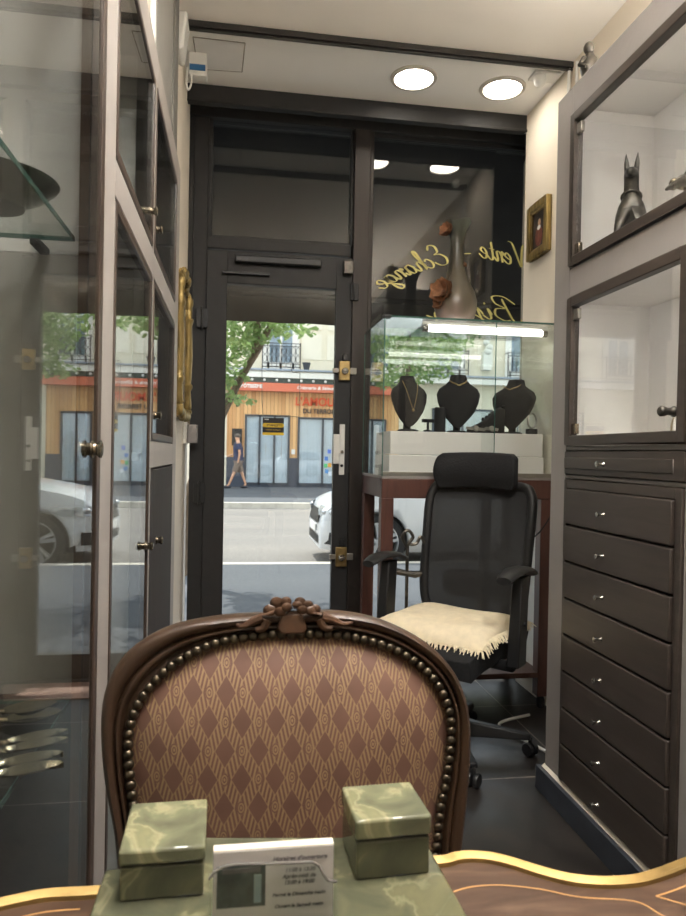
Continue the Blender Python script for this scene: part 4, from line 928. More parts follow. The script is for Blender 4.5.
# upholstered panel
def fabric_mat():
    m, tt, p, o = newmat('lattice_fabric')
    tc = N(tt, 'TexCoord'); sp = N(tt, 'SeparateXYZ'); tt.links.new(tc.outputs['Object'], sp.inputs[0])
    def mth(op, a, b=None, c=None, clamp=False):
        n_ = N(tt, 'Math', operation=op, use_clamp=clamp)
        for k, x in enumerate((a, b, c)):
            if x is None: continue
            if isinstance(x, (int, float)): n_.inputs[k].default_value = x
            else: tt.links.new(x, n_.inputs[k])
        return n_.outputs[0]
    u = mth('MULTIPLY_ADD', sp.outputs[0], 1/.0433, .5); v = mth('MULTIPLY_ADD', sp.outputs[2], 1/.0695, .30)
    s = mth('ADD', u, v); q = mth('SUBTRACT', u, v)
    fs = mth('SUBTRACT', mth('FRACT', s), .5); fq = mth('SUBTRACT', mth('FRACT', q), .5)
    as_, aq = mth('ABSOLUTE', fs), mth('ABSOLUTE', fq)
    mxx = mth('MAXIMUM', as_, aq); mnn = mth('MINIMUM', as_, aq)
    inband = mth('GREATER_THAN', mxx, .295)
    edge = mth('COMPARE', mxx, .305, .012)
    st1 = mth('GREATER_THAN', mth('SINE', mth('MULTIPLY', mth('ADD', mth('MULTIPLY', u, 8.0), mth('MULTIPLY', v, 3.0)), 6.2832)), .05)
    st2 = mth('GREATER_THAN', mth('SINE', mth('MULTIPLY', mth('SUBTRACT', mth('MULTIPLY', u, 8.0), mth('MULTIPLY', v, 3.0)), 6.2832)), .05)
    which = mth('GREATER_THAN', as_, aq)
    hatch = mth('ADD', mth('MULTIPLY', st1, mth('SUBTRACT', 1, which)), mth('MULTIPLY', st2, which))
    ks, kq = mth('SUBTRACT', as_, .5), mth('SUBTRACT', aq, .5)
    rad = mth('SQRT', mth('ADD', mth('MULTIPLY', ks, ks), mth('MULTIPLY', kq, kq)))
    knot = mth('LESS_THAN', rad, .17)
    kring = mth('GREATER_THAN', mth('SINE', mth('MULTIPLY', rad, 75)), -.1)
    body = mth('ADD', mth('MULTIPLY', hatch, mth('SUBTRACT', 1, knot)), mth('MULTIPLY', kring, knot))
    fac = mth('MAXIMUM', mth('MULTIPLY', body, inband), edge, clamp=True)
    nz = N(tt, 'TexNoise', i_Scale=14.0, i_Detail=4.0); tt.links.new(tc.outputs['Object'], nz.inputs[0])
    base = ramp(tt, nz.outputs[0], [(0.3, srgb(102, 72, 60)), (0.7, srgb(116, 84, 70))])
    mx = N(tt, 'MixRGB'); tt.links.new(mth('MULTIPLY', fac, .62), mx.inputs[0]); tt.links.new(base, mx.inputs[1]); mx.inputs[2].default_value = srgb(168, 140, 100)
    tt.links.new(mx.outputs[0], p.inputs['Base Color']); p.inputs['Roughness'].default_value = 0.62
    p.inputs['Sheen Weight'].default_value = 0.35; p.inputs['Sheen Roughness'].default_value = 0.35; p.inputs['Sheen Tint'].default_value = srgb(255, 214, 180)
    bp = N(tt, 'Bump', i_Strength=0.25, i_Distance=0.0015); tt.links.new(fac, bp.inputs['Height']); tt.links.new(bp.outputs[0], p.inputs['Normal'])
    return m
C = pl(288, 775)
rows = []
for i in range(13):
    s = i/12
    rows.append([C.lerp(I[k], s)+nrm*(.004+.040*(1-s**3.2)) for k in range(NP)])
mb = MB(); vs = [[mb.bm.verts.new(p) for p in r] for r in rows[1:]]
c0 = mb.bm.verts.new(C+nrm*.044)
for k in range(NP):
    j = (k+1) % NP; mb.face([c0, vs[0][k], vs[0][j]])
    for i in range(11): mb.face([vs[i][k], vs[i][j], vs[i+1][j], vs[i+1][k]])
mb.build('upholstered_panel', fabric_mat(), t, sharp=80)
# back cover
mb = MB(); mb.prism([p-nrm*.020 for p in I[::3]], -nrm*.004); mb.build('back_cover', m_crest, t)
# nails, each its own part
nails = resample(I[8:-6], 68)
n0 = None
for k, p in enumerate(nails):
    pos = p+nrm*.0125
    if n0 is None:
        n0 = MB().lathe([(.0069, 0), (.0067, .0022), (.0054, .0048), (.0030, .0062), (0, .0066)], (0, 0, 0), nrm, 14)
        bm = n0.bm; bm.transform(Matrix.Translation(pos)); base_pos = pos
        n0 = n0.build('nail_stud', m_stud, t, sharp=80)
    else:
        copy_part(n0, t, Matrix.Translation(pos-base_pos))
# carved crest
cp0 = pl(290, 612)+nrm*.012
cr = thing
mb = MB()
mb.prism([pl(x, y)+nrm*.008 for x, y in ((276, 626), (281, 612), (300, 612), (306, 626), (302, 632), (280, 632))], nrm*.014)
mb.grid([[pl(x+u_*8, y)+nrm*(.016+.010*math.cos(u_*1.4)) for u_ in (-1, -.5, 0, .5, 1)] for x, y in ((266, 613), (278, 608), (291, 606), (303, 608), (316, 613))])
crest = mb.build('carved_crest', m_crest, t, bevel=0.003)
def petal(px, py, rx, ry, rot, d, tilt=0.0):
    c = pl(px, py)+nrm*d; ux, uz = Vector((1, 0, 0)), nrm.cross(Vector((1, 0, 0))); k = 700/.95
    rows = []
    for i in range(5):
        f = i/4
        rows.append([c+(ux*math.cos(a+rot)*rx*1.12*f+uz*math.sin(a+rot)*ry*1.12*f)/k*1.0+nrm*(.0012*(1-f*f)+.0022*f*f*math.sin(a+rot*5)-.0016*f**4) for a in [2*math.pi*j/14 for j in range(14)]])
    m2 = MB(); m2.grid(rows, True); m2.grid([[p-nrm*.004 for p in r] for r in rows], True)
    return m2.build('flower_petal', m_crest, crest, sharp=70)
for a in ((276, 602, 6.2, 5.5, .2, .020), (285, 600.5, 5.2, 4.5, -.3, .022), (269, 609, 6, 5, .4, .022), (279, 610, 5.5, 4.5, 0, .027), (285.5, 605.5, 5, 4.2, -.2, .029),
          (299, 600.5, 5, 4, .2, .02), (296, 603.5, 4.5, 3.5, .3, .024), (306, 603.5, 5.5, 4, -.2, .022), (300.5, 608, 5, 4, .1, .028), (309, 609, 5, 4, -.4, .024), (314, 608, 5, 4.2, -.3, .02), (292, 614, 7, 4.5, 0, .020)):
    petal(*a)
for pts in (((262, 616), (252, 620), (243, 624), (236, 623)), ((266, 618), (262, 626), (255, 627)), ((320, 615), (330, 618), (340, 622), (350, 621)), ((318, 617), (322, 625), (330, 626))):
    MB().tube(catmull([pl(*p)+nrm*.022 for p in pts], 5), [.007, .0068, .0065, .006, .006, .0055, .005, .005, .0045, .004, .004, .0035, .003, .003, .002, .002][:(len(pts)-1)*5+1], 8).build('carved_leaf', m_crest, t)
# seat, rails and legs
sx0, sx1, sy0, sy1 = -.135, .300, .47, .91
MB().prism([(sx0+.02, sy0, .37), (sx1-.02, sy0, .37), (sx1+.01, sy0+.10, .37), (sx1-.04, sy1, .37), (sx0+.04, sy1, .37), (sx0-.01, sy0+.10, .37)], (0, 0, .06)).build('seat_rail', m_chair, t, bevel=0.012, seg=3)
MB().prism([(sx0+.04, sy0+.02, .43), (sx1-.04, sy0+.02, .43), (sx1-.015, sy0+.11, .43), (sx1-.06, sy1-.02, .43), (sx0+.06, sy1-.02, .43), (sx0+.015, sy0+.11, .43)], (0, 0, .05)).build('seat', fabric_mat(), t, bevel=0.024, seg=3)
for x, y, s in ((sx0+.03, sy0+.04, 1), (sx1-.03, sy0+.04, 1), (sx0+.06, sy1-.03, -1), (sx1-.06, sy1-.03, -1)):
    d = -.02*s
    MB().tube(catmull([(x, y, .40), (x, y+d, .32), (x, y-d*.3, .18), (x, y-d*.8, .06), (x, y+d*.4, .0)], 5), [.030]*4+[.028]*4+[.022]*4+[.017]*4+[.013]*4+[.016], 10).build('leg', m_chair, t)
for px in (122, 458):
    a = pl(px, 900); sgn = 1 if px < 200 else -1
    MB().tube([a+nrm*-.004, Vector((a.x+.02*sgn, .89, .42))], [.022, .026], 10).build('back_post', m_chair, t)

# ================================================================== DESK
ZT = .77
t = thing('writing_desk', 'serpentine marquetry writing desk with a brass edge in front', 'desk', (0.12, 0.35, 0))
edge = [(-6, 907), (0, 905), (45, 896), (92, 893), (140, 886), (190, 874), (300, 862), (400, 862), (440, 862), (455, 858.5), (470, 857), (490, 858.5), (510, 863), (535, 871), (560, 878), (580, 881.5), (600, 883), (620, 882.5), (640, 880), (663, 873), (686, 864), (730, 848), (770, 840)]
EP = catmull([aZ(x, y, ZT) for x, y in edge], 6)
top = [p.copy() for p in EP]+[Vector((EP[-1].x-.02, .02, ZT)), Vector((EP[0].x, .02, ZT))]
for p in top: p.z = ZT
def desk_mat():
    m, tt, p, o = newmat('marquetry_veneer')
    tc = N(tt, 'TexCoord'); nz = N(tt, 'TexNoise', i_Scale=9.0, i_Detail=7.0, i_Distortion=1.2); mp = N(tt, 'Mapping'); mp.inputs['Scale'].default_value = (1, 3.5, 1)
    tt.links.new(tc.outputs['Object'], mp.inputs[0]); tt.links.new(mp.outputs[0], nz.inputs[0])
    tt.links.new(ramp(tt, nz.outputs[0], [(.3, srgb(58, 41, 32)), (.55, srgb(84, 62, 48)), (.75, srgb(104, 82, 66))]), p.inputs['Base Color'])
    p.inputs['Roughness'].default_value = .36; p.inputs['Coat Weight'].default_value = .2; p.inputs['Coat Roughness'].default_value = .15; return m
m_desk = desk_mat()
MB().prism([p-Vector((0, 0, .028)) for p in top], (0, 0, .028)).build('desk_top', m_desk, t)
rows = []
for i, p in enumerate(EP):
    d = (EP[min(i+1, len(EP)-1)]-EP[max(i-1, 0)]).normalized(); nn = Vector((-d.y, d.x, 0))
    if nn.y < 0: nn = -nn
    rows.append([p+nn*a+Vector((0, 0, h)) for a, h in ((-.010, -.001), (-.009, .004), (-.006, .0055), (-.003, .003), (-.001, .004), (.003, .0055), (.006, .002), (.008, -.006), (.007, -.018), (.003, -.030), (-.010, -.030))])
mb = MB(); mb.grid(rows, True); mb.build('brass_edge', mat('polished_brass_edge', srgb(150, 124, 76), .45, .75, var=.2, scale=30), t)
m_inlay = mat('boxwood_inlay', srgb(196, 150, 96), .35)
for pts in ([(450, 893), (470, 887), (500, 885), (540, 889), (580, 897), (634, 901), (660, 914), (680, 924)], [(656, 896), (672, 891), (700, 880)], [(656, 896), (680, 903), (720, 914)], [(0, 922), (45, 912), (80, 909)]):
    Q = catmull([aZ(x, y, ZT+.0006) for x, y in pts], 5); rr = []
    for i, p in enumerate(Q):
        d = (Q[min(i+1, len(Q)-1)]-Q[max(i-1, 0)]).normalized(); nn = Vector((-d.y, d.x, 0)); rr.append([p+nn*.0009, p-nn*.0009])
    mi_ = MB(); mi_.grid(rr); mi_.build('inlay_line', m_inlay, t)
MB().prism([Vector((p.x*.94, p.y-.03, .62)) for p in top], (0, 0, .122)).build('apron', m_chair, t)
for x, y in ((-.185, .62), (.45, .58), (-.185, .06), (.45, .06)):
    MB().tube(catmull([(x, y, .64), (x*1.02, y+.01, .5), (x, y, .25), (x, y-.005, .08), (x, y+.01, 0)], 5), [.028]*4+[.026]*4+[.020]*4+[.014]*4+[.012]*4+[.015], 10).build('leg', m_chair, t)

# ================================================================== ONYX DESK SET
def onyx_mat(name, seed, k=1.0):
    srgb = lambda r, g, b: tuple(c*k for c in globals()['srgb'](r, g, b)[:3])+(1,)
    m, tt, p, o = newmat(name)
    tc = N(tt, 'TexCoord'); mp = N(tt, 'Mapping'); mp.inputs['Location'].default_value = (seed, seed*.7, seed*.3); tt.links.new(tc.outputs['Object'], mp.inputs[0])
    nz = N(tt, 'TexNoise', i_Scale=17.0, i_Detail=5.0, i_Roughness=.5, i_Distortion=.7); tt.links.new(mp.outputs[0], nz.inputs[0])
    tt.links.new(ramp(tt, nz.outputs[0], [(.26, srgb(84, 86, 70)), (.42, srgb(106, 107, 86)), (.52, srgb(120, 120, 94)), (.555, srgb(152, 148, 116)), (.60, srgb(126, 125, 96)), (.74, srgb(144, 138, 104)), (.86, srgb(104, 104, 82))]), p.inputs['Base Color'])
    p.inputs['Roughness'].default_value = .1; p.inputs['Subsurface Weight'].default_value = .08; p.inputs['Subsurface Radius'].default_value = (.01, .012, .006); p.inputs['Subsurface Scale'].default_value = .5
    return m
mo1, mo2, mo3 = onyx_mat('green_onyx_tray', 1.3, .62), onyx_mat('green_onyx_box', 4.1, .6), onyx_mat('green_onyx_lid', 8.7)
t = thing('onyx_tray', 'green onyx desk tray carrying two onyx boxes and a card holder', 'desk tray', (0.05, .62, ZT+.004))
q = [aZ(105, 868, .80), aZ(122, 867, .80), aZ(128, 836, .80), aZ(424, 836, .80)]
q += [aZ(430, 847, .80), aZ(469, 916, .80), Vector((.215, .42, .80)), Vector((q[0].x-.005, .44, .80))]
for p in q: p.z = ZT+.0062
MB().prism(q, (0, 0, .80-ZT-.0062)).build('slab', mo1, t, bevel=.004, seg=3)
def onyx_box(label, fl, frr, zt, depth, hl, ov=.001, turn=0.0):
    a, b = aZ(*fl, zt), aZ(*frr, zt); w = (b-a).length; rz = math.atan2(b.y-a.y, b.x-a.x)+math.radians(turn)
    c = (a+b)/2+Vector((-math.sin(rz), math.cos(rz), 0))*depth/2; hb = zt-.8005-hl-.002
    t = thing('onyx_box', label, 'box', (c.x, c.y, .8005), rz, 'green onyx boxes on the desk tray'); R = WM[t.name]; R3 = R.to_3x3()
    MB().obox(R @ Vector((0, 0, hb/2)), (w-.001, depth-.001, hb), R3).build('body', mo2, t, bevel=.002, seg=3)
    MB().obox(R @ Vector((0, 0, hb+.001)), (w-.006, depth-.006, .002), R3).build('hinge_gap', m_dark, t)
    MB().obox(R @ Vector((0, 0, hb+.002+hl/2)), (w+ov*2, depth+ov*2, hl), R3).build('lid', mo3, t, bevel=.003, seg=3)
onyx_box('green onyx box with lid on the cabinet side of the business cards', (120, 850), (204.5, 846.5), .846, .086, .014, turn=3.5)
onyx_box('green onyx box with lid on the drawer side of the business cards', (357, 821), (431, 814.5), .857, .069, .019)
# business cards in a clear holder
t = thing('card_holder', 'clear acrylic business card holder on the onyx tray', 'card holder', (.036, .575, .8005))
m_acr = glass('clear_acrylic', (.96, .97, .97), .05)
cx0, cx1, yf = aY(213, 880, .575).x, aY(333, 880, .575).x, .575
MB().box(cx0-.004, cx1+.004, yf+.012, yf+.015, .8005, .85).box(cx0-.004, cx1+.004, yf-.006, yf+.012, .8005, .803).build('rear_panel', m_acr, t, bevel=.001)
fp = [aY(x, y, yf-.004) for x, y in ((209, 935), (209, 880), (213, 874), (222, 868), (236, 865), (280, 864), (312, 862.5), (319, 866), (324, 876), (328, 881), (337, 882), (337, 935))]
for p in fp: p.z = max(p.z, .803)
MB().prism(fp, (0, .0025, 0)).build('front_panel', m_acr, t)
eg = MB().tube([p+Vector((0, .001, 0)) for p in fp[1:-1]], .0011, 6)
eg.build('lip', mat('acrylic_edge', srgb(120, 116, 112), .2), t)
m_card = mat('card_stock', srgb(206, 202, 200), .6, var=.02); m_ink = mat('printed_ink', srgb(92, 88, 92), .6); m_photo = mat('printed_photo', srgb(52, 62, 64), .6, var=.6, scale=70)
ct, cb = aY(270, 849, yf).z, .8035
t = thing('business_cards', 'stack of white printed business cards standing in the clear holder', 'business cards', (.036, yf, cb))
roll_ = math.radians(1.2)
MB().box(cx0, cx1, yf+.0005, yf+.009, cb, ct+.001).build('card_stack', mat('card_stack_cream', srgb(232, 224, 206), .6), t)
MB().box(cx0, cx1, yf-.0004, yf+.0002, cb, ct).build('front_card', m_card, t)
a, b = aY(217, 867, yf), aY(265, 905, yf)
ph = MB().box(a.x, b.x, yf-.0007, yf-.0004, b.z, a.z).build('shop_photo', m_photo, t)
MB().box(a.x+.004, b.x-.004, yf-.0010, yf-.0007, a.z-.006, a.z-.002).build('photo_fascia', m_ink, ph)
MB().box(a.x+.030, a.x+.036, yf-.0010, yf-.0007, b.z+.003, a.z-.008).build('photo_door', mat('photo_blue', srgb(130, 150, 156), .6), ph)
for s, px, py, sz in (("Horaires d'ouverture", 300, 859.5, .0052), ('11:00 à 13:30', 300, 871, .0046), ('Après-midi de', 299, 877.5, .0048), ('15:00 à 19:00', 299, 883.5, .0046), ('Fermé le Dimanche matin', 299, 895, .0042), ('Ouvert le Samedi matin', 299, 906.5, .0042)):
    p = aY(px, py, yf-.0008); text(s, sz, p, math.pi/2, 0, m_ink, t, 'lettering', .0001, 'CENTER', .25, .00012)

# ================================================================== OUTSIDE: own awning, pavement, road
m_awn = mat('black_awning_canvas', srgb(50, 48, 47), .85, var=.15, scale=6, bump=.2)
t = thing('shop_awning', 'black canvas awning over the shop front outside', 'awning', (.67, D+.1, 3.1))
YA, ZA = D+1.15, 2.19
MB().prism([(-2.2, D+.06, 3.12), (3.2, D+.06, 3.12), (3.2, YA, ZA+.12), (-2.2, YA, ZA+.12)], (0, .004, .012)).build('canvas', m_awn, t)
rows = [[Vector((-2.2+.05*k, YA+.012*math.sin(k*.9)+.004*math.sin(k*2.3), z)) for k in range(109)] for z in (ZA+.13, ZA+.06, ZA-.075)]
mb = MB(); mb.grid(rows); mb.grid([[p+Vector((0, .003, 0)) for p in r] for r in rows]); mb.build('valance', m_awn, t)
MB().tube([(-2.2, YA, ZA+.12), (3.2, YA, ZA+.12)], .022, 10).build('front_bar', m_black, t)
struct(MB().box(-6, -.27, D, D+.25, 0, 6).box(1.70, 8, D, D+.25, 0, 6).box(-.27, 1.70, D+.05, D+.25, 3.12, 6).build('wall_outside', mat('own_facade_stone', srgb(190, 180, 164), .8, var=.08)))
def asphalt(name, c, c2, sc=60, patch=None):
    m, tt, p, o = newmat(name); g = N(tt, 'NewGeometry')
    nz = N(tt, 'TexNoise', i_Scale=sc, i_Detail=6.0); tt.links.new(g.outputs['Position'], nz.inputs[0])
    n2 = N(tt, 'TexNoise', i_Scale=.6, i_Detail=3.0); mp = N(tt, 'Mapping'); mp.inputs['Scale'].default_value = (.35, 1.6, 1); tt.links.new(g.outputs['Position'], mp.inputs[0]); tt.links.new(mp.outputs[0], n2.inputs[0])
    mx = N(tt, 'MixRGB', blend_type='MULTIPLY'); mx.inputs[0].default_value = 1
    tt.links.new(ramp(tt, nz.outputs[0], [(.3, c), (.7, c2)]), mx.inputs[1]); tt.links.new(ramp(tt, n2.outputs[0], [(.3, (.85, .85, .86, 1)), (.7, (1.1, 1.08, 1.05, 1))]), mx.inputs[2])
    tt.links.new(mx.outputs[0], p.inputs['Base Color']); p.inputs['Roughness'].default_value = .9; return m
m_walk = asphalt('pavement_asphalt', srgb(66, 71, 78), srgb(90, 94, 100))
m_road = asphalt('road_asphalt', srgb(104, 101, 98), srgb(132, 128, 123))
m_kerb = mat('kerb_granite', srgb(186, 180, 168), .8, var=.2, scale=4)
ZR = -.14
struct(MB().box(-30, 30, D+.06, 7.55, -.3, -.002).build('pavement_near', m_walk))
struct(MB().box(-30, 30, 7.55, 7.70, -.3, .0).build('kerb_near', m_kerb, bevel=.015))
struct(MB().box(-30, 30, 7.70, 16.7, -.3, ZR).build('road', m_road))
struct(MB().box(-30, 30, 16.7, 16.9, -.3, .0).build('kerb_far', m_kerb, bevel=.015))
struct(MB().box(-30, 30, 16.9, 26, -.3, -.002).build('pavement_far', m_walk))

# ================================================================== OUTSIDE: building across the street
YF = 24.4
m_stone = mat('pale_limestone', srgb(226, 216, 192), .85, var=.07, scale=1.5, bump=.05, bscale=12)
m_stone2 = mat('pale_limestone_upper', srgb(232, 224, 204), .85, var=.06, scale=1.2)
m_zinc = mat('grey_zinc', srgb(150, 160, 172), .5, var=.08); m_moul = mat('white_moulding', srgb(236, 232, 222), .7, var=.04)
m_cedar = wood('cedar_cladding', srgb(186, 126, 70), srgb(216, 160, 98), .6, 'Z', 5)
def clad():
    m, tt, p, o = newmat('vertical_cedar_boards'); g = N(tt, 'NewGeometry'); sp = N(tt, 'SeparateXYZ'); tt.links.new(g.outputs['Position'], sp.inputs[0])
    a = N(tt, 'Math', operation='MULTIPLY'); tt.links.new(sp.outputs[0], a.inputs[0]); a.inputs[1].default_value = 1/.13
    fl = N(tt, 'Math', operation='FLOOR'); tt.links.new(a.outputs[0], fl.inputs[0]); fc = N(tt, 'Math', operation='FRACT'); tt.links.new(a.outputs[0], fc.inputs[0])
    wn = N(tt, 'TexWhiteNoise', noise_dimensions='1D'); tt.links.new(fl.outputs[0], wn.inputs['W'])
    c1 = ramp(tt, wn.outputs[0], [(0, srgb(206, 150, 92)), (1, srgb(238, 188, 128))])
    gp = N(tt, 'Math', operation='GREATER_THAN'); tt.links.new(fc.outputs[0], gp.inputs[0]); gp.inputs[1].default_value = .1
    mx = N(tt, 'MixRGB'); tt.links.new(gp.outputs[0], mx.inputs[0]); mx.inputs[1].default_value = srgb(150, 100, 58); tt.links.new(c1, mx.inputs[2]); tt.links.new(mx.outputs[0], p.inputs['Base Color'])
    p.inputs['Roughness'].default_value = .65; return m
m_clad = clad()
m_orange = mat('orange_fascia', srgb(216, 112, 80), .5, var=.03); m_frame = mat('anthracite_frame', srgb(58, 64, 72), .45, var=.05)
m_sheet = mat('pale_window_sheet', srgb(240, 240, 236), .7, var=.05, scale=3); m_basebl = mat('anthracite_base', srgb(62, 68, 80), .6, var=.05)
m_signor = mat('orange_letters', srgb(240, 84, 36), .5); m_signdk = mat('dark_letters', srgb(50, 50, 56), .5); m_signw = mat('white_letters', srgb(250, 244, 236), .5)
m_iron = mat('black_wrought_iron', srgb(40, 42, 48), .5); m_green = mat('dark_green_band', srgb(56, 74, 68), .5)
m_bulb = mat('white_bulb', srgb(244, 244, 238), .3)
m_fglass = glass('far_window_glass', (.86, .9, .93), .08)
bl = thing('shop_building', 'pale stone building with a cedar-clad shop across the street', 'building', (2.8, YF, 0))
XS0, XS1 = -.30, 5.75
wl = MB().box(-18, XS0, YF, YF+.6, 0, 3.85).box(XS1, 14, YF, YF+.6, 0, 3.85)
wl.box(-18, 14, YF+.25, YF+.8, 3.85, 9)
wl.build('stone_wall', m_stone, bl)
MB().box(XS0, XS1, YF+.02, YF+.5, .05, 3.35).build('cladding', m_clad, bl)
sb_ = MB().box(XS0, XS1, YF-.02, YF+.02, 0, .08)
for a, b in ((XS0, .34), (1.83, 2.17), (4.0, 4.3), (5.25, XS1)): sb_.box(a, b, YF-.02, YF+.02, .08, 1.02)
sb_.build('shop_base', m_basebl, bl)
fa = MB().box(XS0-.1, XS1+.1, YF-.35, YF+.1, 3.30, 3.58).build('orange_fascia', m_orange, bl)
MB().box(XS0-.1, XS1+.1, YF-.30, YF+.3, 3.60, 3.76).build('green_band', m_green, bl)
MB().box(-18, 14, YF-.40, YF+.3, 3.76, 3.95).box(-18, 14, YF-.3, YF+.3, 3.95, 4.0).build('cornice', m_moul, bl)
MB().box(-18, 14, YF-.45, YF+.3, 4.0, 4.06).build('zinc_flashing', m_zinc, bl)
for k in range(14): MB().ball((.1+.42*k, YF-.33, 3.68), (.05, .05, .05), 8).build('bulb', m_bulb, bl)
text('RÔTISSERIE', .165, (.14, YF-.36, 3.395), math.pi/2, 0, m_signw, bl, 'sign_lettering', .005, bold=.006, width=.74)
text('Crèmerie & Sélections', .15, (2.05, YF-.36, 3.395), math.pi/2, 0, m_signw, bl, 'sign_lettering', .005, shear=.2, bold=.003, width=1.55)
text("L'AMOUR", .40, (2.03, YF-.03, 2.86), math.pi/2, 0, m_signor, bl, 'sign_lettering', .02, bold=.006, width=1.60)
text('DU TERROIR', .235, (2.30, YF-.03, 2.59), math.pi/2, 0, m_signdk, bl, 'sign_lettering', .02, bold=.002, width=1.18)
def shopwin(x0, x1, z0, z1, div, label=None):
    f = MB(); w = .07
    xs = [x0]+list(div)+[x1]
    for x in xs: f.box(x-w/2, x+w/2, YF-.05, YF+.05, z0, z1)
    f.box(x0, x1, YF-.05, YF+.05, z0, z0+w).box(x0, x1, YF-.05, YF+.05, z1-w, z1)
    fo = f.build('shop_window', m_frame, bl)
    for a, b in zip(xs[:-1], xs[1:]):
        MB().box(a+w/2, b-w/2, YF-.015, YF-.005, z0+w, z1-w).build('pane', m_fglass, fo)
    MB().grid([[Vector((x0+(x1-x0)*k/40, YF+.012-.006*math.sin(k*1.7)-.004*math.sin(k*.6), z)) for k in range(41)] for z in (z0+w, z1-w)])
    rows = [[Vector((x0+(x1-x0)*k/60, YF+.012-.006*math.sin(k*1.7+z)-.004*math.sin(k*.6), z)) for k in range(61)] for z in (z0+w, (z0+z1)/2, z1-w)]
    mb = MB(); mb.grid(rows); mb.build('paper_sheet', m_sheet, fo)
shopwin(.34, 1.83, .08, 2.50, (.82, 1.33)); shopwin(2.17, 4.0, .08, 2.45, (3.02,)); shopwin(4.30, 5.25, .08, 2.45, (4.78,))
MB().box(1.93, 2.05, YF-.045, YF-.02, 1.15, 1.32).build('intercom', m_whiteplastic, bl)
MB().box(-.12, .22, YF-.04, YF-.02, 1.42, 2.0).build('menu_board', m_dark, bl)
for k, (x, z, c) in enumerate(((3.10, .95, srgb(60, 120, 200)), (3.22, .72, srgb(240, 170, 60)), (3.12, .5, srgb(90, 150, 210)), (3.24, .42, srgb(220, 225, 230)), (3.08, .70, srgb(90, 190, 120)), (3.2, 1.2, srgb(90, 120, 210)))):
    MB().box(x, x+.12, YF-.02, YF-.017, z, z+.14).build('window_notice', mat('notice_%d' % k, c, .5), bl)
wlm = MB().tube([(.02, YF-.05, 3.2), (.02, YF-.05, 2.75)], .03, 8); wlm.ball((.02, YF-.06, 2.98), (.11, .09, .09), 10); wlm.build('wall_lantern', m_iron, bl)
# upper windows with balconies and stone panels
def upwin(xc, w=.95, z0=4.06, z1=6.6):
    y = YF+.25
    MB().box(xc-w/2-.16, xc-w/2, y-.06, y+.02, z0, z1+.1).box(xc+w/2, xc+w/2+.16, y-.06, y+.02, z0, z1+.1).box(xc-w/2-.22, xc+w/2+.22, y-.09, y+.02, z1, z1+.28).build('window_surround', m_moul, bl)
    f = MB(); 
    for x in (xc-w/2+.04, xc, xc+w/2-.04): f.box(x-.04, x+.04, y-.03, y+.0, z0, z1)
    f.box(xc-w/2, xc+w/2, y-.03, y, z0, z0+.3).box(xc-w/2, xc+w/2, y-.03, y, z1-.08, z1).box(xc-w/2, xc+w/2, y-.03, y, z0+1.6, z0+1.66)
    fo = f.build('upper_window', m_moul, bl)
    MB().box(xc-w/2, xc+w/2, y-.012, y-.006, z0, z1).build('pane', m_fglass, fo)
    MB().box(xc-w/2, xc+w/2, y-.004, y-.002, z0, z1).build('curtain', mat('blue_grey_curtain', srgb(140, 160, 168), .8, var=.3, scale=6), fo)
    r = MB(); yb = YF-.12; x0, x1 = xc-w/2-.18, xc+w/2+.18
    for z in (z0+.10, z0+.22, z0+.82, z0+.92): r.tube([(x0, yb, z), (x1, yb, z)], .014, 5)
    for s in (x0, x1): r.tube([(s, yb, z0), (s, yb, z0+.95)], .018, 5); r.tube([(s, yb, z0+.92), (s, YF+.2, z0+.92)], .014, 5)
    n = 8
    for k in range(n+1): x = x0+(x1-x0)*k/n; r.tube([(x, yb, z0+.10), (x, yb, z0+.92)], .009, 4)
    for k in range(n):
        c = x0+(x1-x0)*(k+.5)/n; rr = (x1-x0)/n*.42
        for zc in (z0+.38, z0+.66): r.tube([(c+rr*math.cos(a), yb, zc+.13*math.sin(a)) for a in [2*math.pi*i/12 for i in range(13)]], .008, 4, False)
    r.build('balcony_railing', m_iron, bl)
for xc in (1.52, 5.0, 7.6, 10.4, -2.4, -5.6, -8.8, -12.0, -15.0): upwin(xc)
pn = MB()
for xa, xb in ((2.25, 2.95), (3.15, 3.85), (6.0, 6.6), (8.7, 9.3), (-1.0, -.2), (-4.4, -3.6), (-7.6, -6.8)):
    pn.box(xa, xb, YF+.22, YF+.25, 4.5, 5.4).box(xa, xb, YF+.22, YF+.25, 5.55, 6.5)
pn.build('stone_panel', m_stone2, bl)
cn = MB()
for x in (6.3, 9.0, -4.0):
    cn.box(x-.16, x+.16, YF-.05, YF+.25, 4.35, 5.0)
    for k in range(5): cn.ball((x+.07*math.sin(k*2.1), YF-.02, 5.0+.16*k), (.17-.02*k, .12, .12), 8)
cn.build('carved_console', m_moul, bl)
# left neighbours: ground-floor openings seen only in reflections
for x0, x1 in ((-6.5, -4.5), (-10.5, -8.2), (-14.5, -12.5), (7.0, 9.2), (10.2, 12.6)):
    shopwin(x0, x1, .1, 2.9, ((x0+x1)/2,))
t = thing('flower_pot', 'small dark pot on the first-floor ledge across the street', 'flower pot', (2.38, YF-.25, 4.06))
MB().lathe([(0, 0), (.09, 0), (.14, .22), (.15, .26), (.12, .26), (0, .2)], (2.38, YF-.25, 4.062), n=14).build('pot', m_frame, t)

